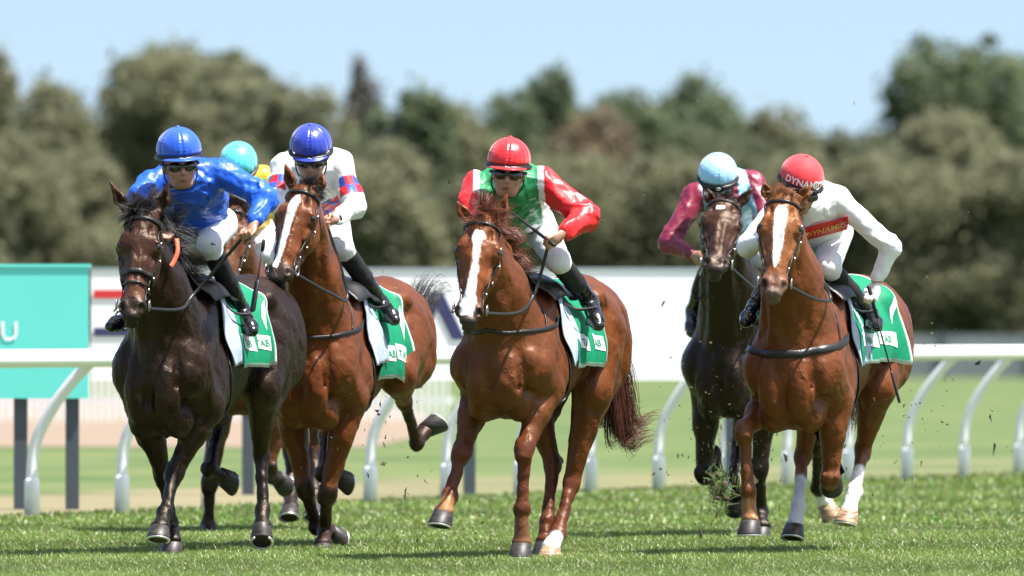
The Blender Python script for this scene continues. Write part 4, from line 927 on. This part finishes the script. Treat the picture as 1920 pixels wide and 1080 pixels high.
# ------------------------------------------------------------------ the racecourse: ground, rail, boards, trees
RA, RD = A(-3.40, 80.6), nrm(A(.314, .95)) ; RN = A(RD[1], -RD[0])      # rail line, its direction, and the side of the track
def grassmat(name):
    m, t, b = new_mat(name); g = node(t, "ShaderNodeNewGeometry"); sp = node(t, "ShaderNodeSeparateXYZ"); t.links.new(g.outputs["Position"], sp.inputs[0])
    def math_(op, a_, b_=None, c_=None):
        n = node(t, "ShaderNodeMath", operation=op)
        for i, v in enumerate((a_, b_, c_)):
            if v is None: continue
            if isinstance(v, (int, float)): n.inputs[i].default_value = v
            else: t.links.new(v, n.inputs[i])
        return n.outputs[0]
    def noise(sc, det=4, sy=1):
        mp = node(t, "ShaderNodeMapping"); mp.inputs["Scale"].default_value = (1, sy, 1); t.links.new(g.outputs["Position"], mp.inputs[0])
        n = node(t, "ShaderNodeTexNoise"); n.inputs["Scale"].default_value = sc; n.inputs["Detail"].default_value = det; t.links.new(mp.outputs[0], n.inputs["Vector"]); return n.outputs["Fac"]
    # d = signed distance from the rail, positive away from the track
    d = math_('SUBTRACT', math_('MULTIPLY', math_('SUBTRACT', sp.outputs[1], float(RA[1])), float(-RN[1])), math_('MULTIPLY', math_('SUBTRACT', sp.outputs[0], float(RA[0])), float(RN[0])))
    d = math_('ADD', d, math_('MULTIPLY', math_('SUBTRACT', noise(.35), .5), 2.2))
    def band(a_, b_, e=.7):
        x = node(t, "ShaderNodeMapRange", interpolation_type='SMOOTHSTEP'); t.links.new(d, x.inputs[0]); x.inputs[1].default_value = a_ - e; x.inputs[2].default_value = a_ + e
        y = node(t, "ShaderNodeMapRange", interpolation_type='SMOOTHSTEP'); t.links.new(d, y.inputs[0]); y.inputs[1].default_value = b_ - e; y.inputs[2].default_value = b_ + e
        return math_('SUBTRACT', x.outputs[0], y.outputs[0])
    def mix(f_, c1, c2):
        n = node(t, "ShaderNodeMix", data_type='RGBA'); 
        for i, v in ((0, f_), (6, c1), (7, c2)):
            if isinstance(v, tuple): n.inputs[i].default_value = (*v, 1)
            elif isinstance(v, (int, float)): n.inputs[i].default_value = v
            else: t.links.new(v, n.inputs[i])
        return n.outputs[2]
    n0 = noise(.5, 6, .4); n1m = node(t, "ShaderNodeMapRange"); t.links.new(n0, n1m.inputs[0]); n1m.inputs[1].default_value = .36; n1m.inputs[2].default_value = .64; n1 = n1m.outputs[0]; n2 = noise(4, 6)
    col = mix(n1, (.052, .098, .024), (.120, .150, .050)); col = mix(math_('MULTIPLY', n2, .5), col, (.105, .13, .042))
    sand = mix(n2, (.17, .14, .08), (.27, .21, .13))
    pt = node(t, "ShaderNodeMapRange"); t.links.new(noise(.22, 4), pt.inputs[0]); pt.inputs[1].default_value = .40; pt.inputs[2].default_value = .58
    left = node(t, "ShaderNodeMapRange"); t.links.new(sp.outputs[0], left.inputs[0]); left.inputs[1].default_value = 1.5; left.inputs[2].default_value = -1.5; left.inputs[3].default_value = .08; left.inputs[4].default_value = 1
    f = math_('MULTIPLY', band(.2, 4.2), math_('MAXIMUM', math_('MULTIPLY', pt.outputs[0], .55), math_('MULTIPLY', left.outputs[0], .75)))
    col = mix(f, col, sand); t.links.new(col, b.inputs["Base Color"]); b.inputs["Roughness"].default_value = .8; b.inputs["Specular IOR Level"].default_value = .2
    return m
GM = grassmat("turf")
gx, gy = 260, 700
V = [(-400, -20, -.012), (400, -20, -.012), (400, 2500, -.012), (-400, 2500, -.012)]
tag(mesh_obj("ground", V, [(0, 1, 2, 3)], GM, smooth=False), kind="structure")
SM = plain("bare_sandy_earth", (.21, .155, .105), .9, noise=.15, nscale=.6)
pv = [(-30, 133), (-1.6, 130), (-1.0, 150), (-1.4, 185), (-3, 215), (-12, 235), (-40, 235)]
tag(mesh_obj("sand_patch", [(a_, b_, -.006) for a_, b_ in pv], [tuple(range(len(pv)))], SM, smooth=False), kind="structure")

# grass blades of the home turf
def bladeset(n, y0, y1, hmin, hmax, wd, seed, xf=1.55):
    g = np.random.default_rng(seed); u = g.random(n); Y = y0 + (y1 - y0) * u; hw = 960 / FPX * Y * xf + .3; X = g.uniform(-1, 1, n) * hw
    dd = -((X - RA[0]) * RN[0] + (Y - RA[1]) * RN[1]); keep = dd < .35; X, Y = X[keep], Y[keep]; n = len(X)
    base = np.stack([X, Y, np.full(n, -.012)], 1)
    clump = .5 + .5 * np.clip(wav(base * A(1, .6, 1), seed, 1.1, 3), -1, 1); clump2 = .5 + .5 * wav(base, seed + 1, .28, 2)
    h = (hmin + (hmax - hmin) * g.random(n) ** 1.3) * (.7 + .5 * clump2 * clump)
    a = g.uniform(0, 2 * math.pi, n); side = np.stack([np.cos(a), np.sin(a), 0 * a], 1) * (wd * g.uniform(.6, 1.3, n))[:, None]
    la = g.uniform(0, 2 * math.pi, n); ln = np.stack([np.cos(la), np.sin(la), 0 * la], 1) * (h * g.uniform(.1, .95, n))[:, None]
    up_ = A(0, 0, 1)
    m = base + ln * .35 + up_ * (h * .62)[:, None]; tp = base + ln + up_ * (h * .95)[:, None]
    V = np.stack([base - side, base + side, m + side * .8, m - side * .8, tp + side * .12, tp - side * .12], 1).reshape(-1, 3)
    i = np.arange(n)[:, None] * 6; F = np.concatenate([i + np.array([[0, 1, 2, 3]]), i + np.array([[3, 2, 4, 5]])])
    c = np.stack([.110 + .10 * g.random(n), .180 + .11 * g.random(n), .030 + .03 * g.random(n)], 1)
    dry = g.random(n) < .13; c[dry] = A(.44, .44, .24) * g.uniform(.7, 1.2, (dry.sum(), 1)); c *= (.80 + .40 * clump)[:, None]
    strip = .5 + .5 * np.tanh(4 * np.sin((Y - 64.2) * 2 * math.pi / 6.5)); c *= (.84 + .26 * strip)[:, None]
    return V, F, np.repeat(c, 6, 0)
vs, fs, cs_, nn_ = [], [], [], 0
for args in [(400000, 58.6, 66.5, .018, .056, .0023, 101), (270000, 66.5, 76, .018, .056, .0034, 102), (110000, 76, 96, .02, .055, .007, 103), (60000, 96, 130, .02, .06, .014, 104)]:
    v_, f_, c_ = bladeset(*args); vs.append(v_); fs.append(f_ + nn_); cs_.append(c_); nn_ += len(v_)
m, t, b = new_mat("grass_blades"); at = node(t, "ShaderNodeVertexColor", layer_name="Col"); t.links.new(at.outputs[0], b.inputs["Base Color"])
b.inputs["Roughness"].default_value = .38; b.inputs["Specular IOR Level"].default_value = .5
tr = node(t, "ShaderNodeBsdfTranslucent"); t.links.new(at.outputs[0], tr.inputs[0]); mx = node(t, "ShaderNodeMixShader"); mx.inputs[0].default_value = .35
t.links.new(b.outputs[0], mx.inputs[1]); t.links.new(tr.outputs[0], mx.inputs[2]); t.links.new(mx.outputs[0], t.nodes["Material Output"].inputs[0])
gr = mesh_obj("grass", np.concatenate(vs), np.concatenate(fs), m, cols=np.concatenate(cs_), smooth=False); tag(gr, kind="stuff", label="short green racing turf with pale dry blades under the horses", cat="grass")

# ---- running rail with curved posts
rail = empty("running_rail", (RA[0], RA[1], 0)); tag(rail, "white plastic running rail on curved posts behind the galloping horses", "rail")
def rp(s_, off, z): q = RA + RD * s_ + RN * off; return A(q[0], q[1], z)
ZR = 1.12
prof = [rp(s_, .46, ZR) for s_ in np.linspace(-24, 60, 40)]
v_, f_ = tube(prof, .072, 14, squash=.9); mesh_obj("top_rail", v_, f_, M['white'], rail)
ss = [1.84 * k_ for k_ in range(-12, 24)]
for s_ in ss:
    cur = spline([rp(s_, 0, -.02), rp(s_, .0, .30), rp(s_, .03, .53), rp(s_, .15, .76), rp(s_, .29, .94), rp(s_, .43, 1.08)], 20)
    po = mesh_obj("rail_post", *tube(cur, .043, 10), M['white'], rail)
    mesh_obj("post_socket", *tube([rp(s_, 0, -.02), rp(s_, 0, .25), rp(s_, 0, .27)], [.058, .056, .048], 10), M['white'], po)

# ---- advertising boards
def board(name, x0, x1, Y, zb, zt, mat, posts, label, cat="sign"):
    r = empty(name, ((x0 + x1) / 2, Y, 0)); tag(r, label, cat)
    mb = MB(); mb.add(*box(((x0 + x1) / 2, Y, (zb + zt) / 2), (x1 - x0, .05, zt - zb))); o = mb.obj("panel", mat, r, smooth=False)
    fr = MB(); fr.add(*box(((x0 + x1) / 2, Y, zt + .012), (x1 - x0 + .04, .07, .024))); fr.obj("top_trim", M['steel'] if mat is M['board'] else mat, r, smooth=False)
    for px_ in posts: q = MB(); q.add(*box((px_, Y + .062, zt / 2 - .05), (.10, .07, zt + .1))); q.obj("post", M['post'], r, smooth=False)
    return r, o
def X_(px, Y): return (px - 960) / FPX * Y
def Z_(py, Y): return CAMH + (YHOR - py) / FPX * Y
Y1 = 84.5; tb, tp = board("teal_sign", X_(-420, Y1), X_(166, Y1), Y1, Z_(747, Y1), Z_(501, Y1), M['teal'], [X_(p_, Y1) for p_ in (-340, 38, 135)], "turquoise advertising board on dark posts at the left edge, reading U")
tv, tf = text_geo("U"); hh = .155
mesh_obj("lettering", [(X_(0, Y1) + v[0] * hh * 1.3, Y1 - .031, Z_(638, Y1) + v[1] * hh * 1.3) for v in tv], tf, M['board'], tp, smooth=False)
Y2 = 92.0; wb, wp = board("white_hoarding", X_(166, Y2) + .02, X_(1395, Y2), Y2, Z_(714, Y2), Z_(506, Y2), M['board'], [X_(p_, Y2) for p_ in (465, 880, 1372)], "long white advertising hoarding behind the rail with a navy chevron logo")
def flat(name, pts, mat, parent, Y):
    V = [(X_(a_, Y2), Y - .031 - e, Z_(b_, Y2)) for e in (0, .004) for a_, b_ in pts]; n = len(pts)
    return mesh_obj(name, V, [tuple(range(n))[::-1], tuple(range(n, 2 * n))] + [(i, (i + 1) % n, (i + 1) % n + n, i + n) for i in range(n)], mat, parent, smooth=False)
flat("logo_chevron", [(782, 636), (806, 548), (830, 548), (872, 636), (848, 636), (818, 575), (802, 636)], M['navy'], wp, Y2)
flat("logo_chevron", [(728, 632), (762, 545), (782, 545), (740, 632)], M['navy'], wp, Y2) if 0 else None
flat("red_stripe", [(176, 544), (300, 544), (300, 559), (176, 559)], M['redp'], wp, Y2)
flat("navy_stripe", [(176, 615), (300, 615), (300, 630), (176, 630)], M['navy'], wp, Y2)
# far white paling fence on the left
YF = 168; pf = empty("paling_fence", (-4, YF, 0)); tag(pf, "distant white paling fence seen under the hoarding on the left", "fence")
mb = MB(); [mb.add(*box((x_, YF, .55), (.05, .03, 1.05 + .1 * rnd.random()))) for x_ in np.arange(-8, -.9, .105)]; mb.obj("palings", M['white'], pf, smooth=False)
for z_ in (.3, .85): mb = MB(); mb.add(*box((-4.45, YF + .04, z_), (7.2, .04, .08))); mb.obj("fence_rail", M['white'], pf, smooth=False)
# low grey fence on the far side of the course, right
YG = 330; gf = empty("boundary_fence", (8, YG, 0)); tag(gf, "low grey boundary fence far away on the right, below the trees", "fence")
mb = MB(); mb.add(*box((6, YG, .62), (40, .1, 1.25))); mb.obj("panel", plain("weathered_mesh", (.16, .18, .19), .8, noise=.3, nscale=1.2), gf, smooth=False)
for x_ in np.arange(-13.5, 26, 2.6): mb = MB(); mb.add(*box((x_, YG - .12, .68), (.1, .1, 1.4))); mb.obj("post", M['post'], gf, smooth=False)

# ---- trees
def leafmat(name, c1, c2):
    m, t, b = new_mat(name); at = node(t, "ShaderNodeVertexColor", layer_name="Col"); oi = node(t, "ShaderNodeObjectInfo")
    mx = node(t, "ShaderNodeMix", data_type='RGBA'); mx.inputs[6].default_value = (*c1, 1); mx.inputs[7].default_value = (*c2, 1)
    sp = node(t, "ShaderNodeSeparateColor"); t.links.new(at.outputs[0], sp.inputs[0]); t.links.new(sp.outputs[0], mx.inputs[0])
    t.links.new(mx.outputs[2], b.inputs["Base Color"]); b.inputs["Roughness"].default_value = .6; b.inputs["Specular IOR Level"].default_value = .25
    tr = node(t, "ShaderNodeBsdfTranslucent"); t.links.new(mx.outputs[2], tr.inputs[0]); ms = node(t, "ShaderNodeMixShader"); ms.inputs[0].default_value = .52
    t.links.new(b.outputs[0], ms.inputs[1]); t.links.new(tr.outputs[0], ms.inputs[2]); t.links.new(ms.outputs[0], t.nodes["Material Output"].inputs[0]); return m
LM = dict(olive=leafmat("olive_grey_leaves", (.145, .150, .082), (.285, .285, .17)), green=leafmat("green_leaves", (.08, .115, .058), (.20, .235, .13)),
    dark=leafmat("dark_green_leaves", (.085, .10, .052), (.19, .20, .115)), brown=leafmat("brown_flowering_leaves", (.13, .105, .065), (.28, .22, .14)),
    grey=leafmat("grey_thin_leaves", (.12, .115, .10), (.22, .21, .18)))
BARK = plain("bark", (.13, .10, .075), .85, noise=.4, nscale=4, bump=.4, bscale=12)
def crown_geo(seed, h, wdt, low, nleaf, leaf, shape='round', thin=0):
    g = np.random.default_rng(seed); ncl = int(40 + wdt * 16); cl = []; LB = []
    nb = 6 if shape == 'round' else 5                                   # a crown is several overlapping boughs of different height
    for i in range(nb):
        fz_ = 1 - max(0, i - 1) / nb - (.03 if i == 1 else 0); rw = wdt * g.uniform(.22, .34); rh = h * g.uniform(.12, .19)
        sx = (.16 if i == 0 else .32) * wdt * (1 if shape == 'round' else .35 + .5 * (1 - fz_))
        LB.append((g.uniform(-sx, sx), g.uniform(-sx, sx), max(rh * .8, (low + (1 - low) * fz_ * g.uniform(.90, 1)) * h - rh), rw, rh))
    LB.append((0, 0, (low + 1) / 2 * h * .9, wdt * .30, (1 - low) * h * .42)); LB = np.array(LB)
    for i in range(ncl):
        q = LB[g.integers(0, len(LB))]; dr = g.normal(size=3); dr /= np.linalg.norm(dr); dr *= g.random() ** .33
        cr = wdt * g.uniform(.05, .12); cl.append((q[0] + dr[0] * q[3], q[1] + dr[1] * q[3], min(q[2] + dr[2] * q[4], h - cr * .8), cr, g.random()))
    cl = np.array(cl); k_ = g.integers(0, ncl, nleaf); c = cl[k_]
    dr = g.normal(size=(nleaf, 3)); dr /= np.linalg.norm(dr, axis=1)[:, None]; rad = c[:, 3] * g.random(nleaf) ** .45 * (1 + .25 * g.normal(size=nleaf) * .6)
    p = c[:, :3] + dr * rad[:, None] * A(1, 1, .8)
    lo_ = g.random(nleaf) < .45; qq = LB[g.integers(0, len(LB), nleaf)]; dd = g.normal(size=(nleaf, 3)); dd /= np.linalg.norm(dd, axis=1)[:, None]; dd *= g.random((nleaf, 1)) ** .36
    pb = np.stack([qq[:, 0] + dd[:, 0] * qq[:, 3], qq[:, 1] + dd[:, 1] * qq[:, 3], qq[:, 2] + dd[:, 2] * qq[:, 4]], 1); p[lo_] = pb[lo_]
    wsp = g.random(nleaf) < .12; p[wsp] += g.normal(0, 1, (nleaf, 3))[wsp] * A(.06 * wdt, .06 * wdt, .025 * h)
    n_ = dr * .6 + g.normal(size=(nleaf, 3)) * .7 + A(0, 0, .35); n_ /= np.linalg.norm(n_, axis=1)[:, None]
    s_ = np.cross(n_, g.normal(size=(nleaf, 3))); s_ /= np.linalg.norm(s_, axis=1)[:, None]; b_ = np.cross(n_, s_)
    L = leaf * g.uniform(.5, 1.3, nleaf)[:, None]
    V = np.stack([p - s_ * L, p - b_ * L * .5, p + s_ * L, p + b_ * L * .5], 1).reshape(-1, 3)
    F = np.arange(nleaf * 4).reshape(-1, 4); c_ = np.clip(.65 * c[:, 4] + .35 * g.random(nleaf), 0, 1); C = np.repeat(np.stack([c_] * 3, 1), 4, 0)
    return V, F, C, cl
def tree(name, px, ptop, wpx, Y, kind, label, shape='round', low=.12, seed=1, dens=1.0):
    x = X_(px, Y); h = Z_(ptop, Y); wdt = wpx / FPX * Y * (1.42 if wpx > 100 else 1.1); r = empty(name, (x, Y, 0)); tag(r, label, "tree", "trees along the far side of the course")
    nl = int(min(20000, 6500 + wdt * h * 280) * dens); V, F, C, cl = crown_geo(seed, h, wdt, low, nl, .10 + .004 * h, shape)
    mesh_obj("crown", V + A(x, Y, 0), F, LM[kind], r, cols=C, smooth=False)
    mb = MB(); lean = wdt * .04; tp_ = [(0, 0, -.05), (lean, 0, h * .25), (-lean, .1, h * .5), (lean * .5, 0, h * .85)]; c_ = spline(tp_, 12) + A(x, Y, 0)
    mb.add(*tube(c_, np.linspace(.020 * h + .03, .012, len(c_)), 8))
    mesh_obj("trunk", np.concatenate(mb.V), mb.F, BARK, r)
    for q in cl[::3][:9]:
        st = A(x, Y, min(q[2] * .55, h * .7)); mesh_obj("limb", *tube([st, st * .5 + (q[:3] + A(x, Y, 0)) * .5 + A(0, 0, .1), q[:3] + A(x, Y, 0)], [.05, .035, .012], 5), BARK, r)
TR = [ # px, top, width, depth, kind, shape, low, label
 (0, 62, 110, 372, 'olive', 'cone', .2, "narrow olive tree cut by the left edge of the photo"),
 (95, 140, 180, 350, 'olive', 'round', .05, "low olive tree between the left edge and the tall grey-brown pair"),
 (235, 62, 210, 385, 'olive', 'round', .2, "tall grey-olive tree above the blue-capped leading jockey, left of its twin"),
 (345, 52, 190, 392, 'olive', 'round', .25, "tallest olive tree of the left group, with open branches at its top"),
 (455, 66, 190, 380, 'olive', 'round', .2, "rounded olive tree on the right shoulder of the tall left group"),
 (560, 128, 180, 360, 'olive', 'round', .1, "olive tree sloping down towards the sky gap on the left"),
 (290, 88, 170, 398, 'olive', 'round', .3, "olive crown filling the dip between the two tallest left trees"),
 (405, 84, 170, 396, 'olive', 'round', .3, "olive crown between the tallest left tree and the rounded one on its right"),
 (682, 98, 66, 430, 'grey', 'round', .35, "thin grey tree standing alone in the sky gap"),
 (772, 116, 150, 365, 'green', 'round', .1, "green tree right of the thin grey tree, with a pointed top"),
 (858, 150, 150, 372, 'olive', 'round', .1, "olive-green tree behind the red-capped centre jockey, left side"),
 (960, 138, 130, 385, 'green', 'round', .15, "green tree left of the small flat-topped crown in the centre"),
 (1035, 100, 110, 400, 'green', 'round', .55, "green tree with a small high flat crown near the centre"),
 (1140, 170, 150, 340, 'brown', 'round', .2, "reddish-brown tree right of the centre jockey"),
 (1220, 140, 170, 390, 'green', 'round', .2, "green tree behind and right of the reddish-brown tree"),
 (1270, 150, 170, 400, 'green', 'round', .3, "green crown in the dip left of the broad green tree"),
 (1325, 130, 190, 395, 'green', 'round', .2, "broad green tree above the sky-blue-capped jockey"),
 (1462, 158, 150, 352, 'olive', 'cone', .05, "conical olive tree above the red lettered cap"),
 (1395, 215, 150, 345, 'dark', 'round', .1, "dark tree in front of the broad green tree"),
 (1610, 205, 200, 355, 'dark', 'round', .05, "dark low tree between the conical tree and the big right-hand tree"),
 (1735, 165, 190, 345, 'olive', 'round', .05, "olive tree in front of the big dark tree at the right"),
 (1805, 48, 205, 372, 'green', 'round', .45, "big round-crowned dark green tree rising highest at the right"),
 (1905, 95, 130, 378, 'green', 'round', .3, "dark green tree cut by the right edge of the photo"),
]
for i, (px_, tp_, w_, Y_, kd, shp, low, lab) in enumerate(TR): tree("tree", px_, tp_, w_, Y_, kd, lab, shp, low, 200 + i)
ROW = [(30, 300, 'olive', "olive bush below the narrow left-edge tree"), (150, 270, 'olive', "bushy olive tree low behind the dark leading horse's ear"), (290, 330, 'olive', "low olive bush behind the leading jockey"),
 (420, 250, 'olive', "olive bush behind the turquoise-capped jockey"), (540, 290, 'olive', "olive bush behind the white-silked jockey"), (660, 230, 'dark', "dark green bush just right of the dark blue cap, below the sky gap"),
 (770, 260, 'olive', "pale olive bush between the dark blue cap and the red cap"), (880, 300, 'dark', "dark bush just left of the centre jockey's red cap"), (1010, 250, 'olive', "olive bush just right of the centre jockey's red cap"),
 (1130, 280, 'olive', "olive bush below the reddish-brown tree"), (1250, 240, 'olive', "pale olive bush left of the sky-blue cap"), (1360, 230, 'dark', "dark bush behind the sky-blue cap"),
 (1480, 270, 'olive', "olive bush behind the red lettered cap"), (1600, 300, 'dark', "dark bush above the white-shirted jockey's shoulder"), (1700, 260, 'olive', "olive bush right of the white-shirted jockey"),
 (1800, 320, 'dark', "dark low bush near the right edge"), (1895, 270, 'olive', "olive bush at the right edge below the dark green tree")]
for i, (px_, tp_, kd, lab) in enumerate(ROW): tree("bushy_tree", px_, tp_, 190 + 40 * (i % 3), 336 + 5 * (i % 2), kd, lab, 'cone' if i % 3 == 1 else 'round', .0, 300 + i, 1.1)
# the closed mass of scrub beneath and behind the crowns
g = np.random.default_rng(5); vv, ff, cc, n_ = [], [], [], 0
for i in range(46):
    V, F, C, _ = crown_geo(500 + i, g.uniform(3.0, 5.6), g.uniform(3, 5), .0, 2200, .22, 'round'); V = V + A(-21 + i * .95 + g.uniform(-.5, .5), g.uniform(345, 405), 0); vv.append(V); ff.append(F + n_); cc.append(C); n_ += len(V)
tag(mesh_obj("scrub", np.concatenate(vv), np.concatenate(ff), LM['olive'], cols=np.concatenate(cc), smooth=False), "mass of olive scrub filling the gaps under the far trees", "shrubs", kind="stuff")
# ---- whips
def whip(a_, b_, label, r=.0065, grip_len=.18):
    b_ = A(*b_); a_ = A(*a_); d_ = nrm(b_ - a_); L_ = np.linalg.norm(b_ - a_); o = mesh_obj("riding_whip", *tube([a_, a_ + d_ * L_ * .5, b_], [r, r * .8, r * .75], 8), M['whip'], loc=tuple(a_)); tag(o, label, "whip")
    mesh_obj("handle", *tube([a_ - d_ * .02, a_ - d_ * .012, a_ + d_ * grip_len], [.009, .0115, .010], 8), M['black'], o)
    mesh_obj("flap", *tube([b_ - d_ * .02, b_, b_ + d_ * .17, b_ + d_ * .18], [.008, .016, .018, .012], 8, squash=.5), M['black'], o)
if 'C' in ORDER:
    gC = JK['C']['grip'][1]; whip(gC + nrm(P(955, 395, 65.3) - gC) * -.05, P(955, 395, 65.05), "black whip held across the body by the red-sleeved centre jockey", r=.010)
    gE = JK['E']['grip'][1]; whip(gE + A(-.01, 0, .05), P(1672, 700, 66.5), "black whip hanging from the gloved hand of the white-shirted jockey", r=.0065)
    gA = JK['A']['grip'][1]; whip(P(494, 455, gA[1] + .03), P(482, 530, gA[1] - .05), "grey whip pointing down from the blue-silked jockey's hand", grip_len=.05)
# ---- divots thrown up by the hooves
g = np.random.default_rng(77)
c0 = P(1352, 918, 71.0); n = 150; roots = c0 + g.normal(0, 1, (n, 3)) * A(.032, .032, .075); dirs = g.normal(0, 1, (n, 3)) * A(.8, .8, 1.2) + A(0, 0, -.3)
v_, f_ = hairs(roots, dirs, .12, .0030, 4, .2, .3, .2, 5); DG = plain("torn_grass", (.13, .22, .05), .6, noise=.3, nscale=20)
o = mesh_obj("grass_divot", v_, f_, DG, loc=tuple(c0)); tag(o, "torn clump of turf flying in front of the maroon-sleeved jockey's horse", "turf clump")
Bd = Body(); [Bd.ell(c0 + g.normal(0, .03, 3) * A(1, 1, 1.6), tuple(g.uniform(.012, .03, 3)), None, .01) for _ in range(10)]; V, F, C, _ = Bd.mesh(.006, lambda X: wav(X, 3, .02, 2) * .004); mesh_obj("soil", V, F, plain("soil", (.07, .05, .03), .9, noise=.3), o)
mb = MB()
for _ in range(620):
    q = g.random()
    if q < .55: px_, py_, Y_ = g.normal(1360, 60), g.normal(860, 100), g.uniform(69, 73)
    elif q < .75: px_, py_, Y_ = g.normal(1700, 110), g.normal(820, 120), g.uniform(66, 72)
    elif q < .9: px_, py_, Y_ = g.normal(720, 80), g.normal(850, 90), g.uniform(66, 72)
    else: px_, py_, Y_ = g.uniform(600, 1900), g.uniform(150, 800), g.uniform(64, 72)
    c = P(px_, min(py_, 1010), Y_); s_ = g.uniform(.0025, .007) * (2 if g.random() < .06 else 1); v = g.normal(0, s_, (4, 3)) * (A(1, 1, 2.5) if g.random() < .4 else 1); mb.add(c + v, [(0, 1, 2), (0, 3, 1), (1, 3, 2), (2, 3, 0)])
tag(mb.obj("flying_dirt", plain("dirt", (.075, .06, .032), .9), None, smooth=False), "fine spray of soil and grass bits thrown up by the hooves", "dirt", kind="stuff")
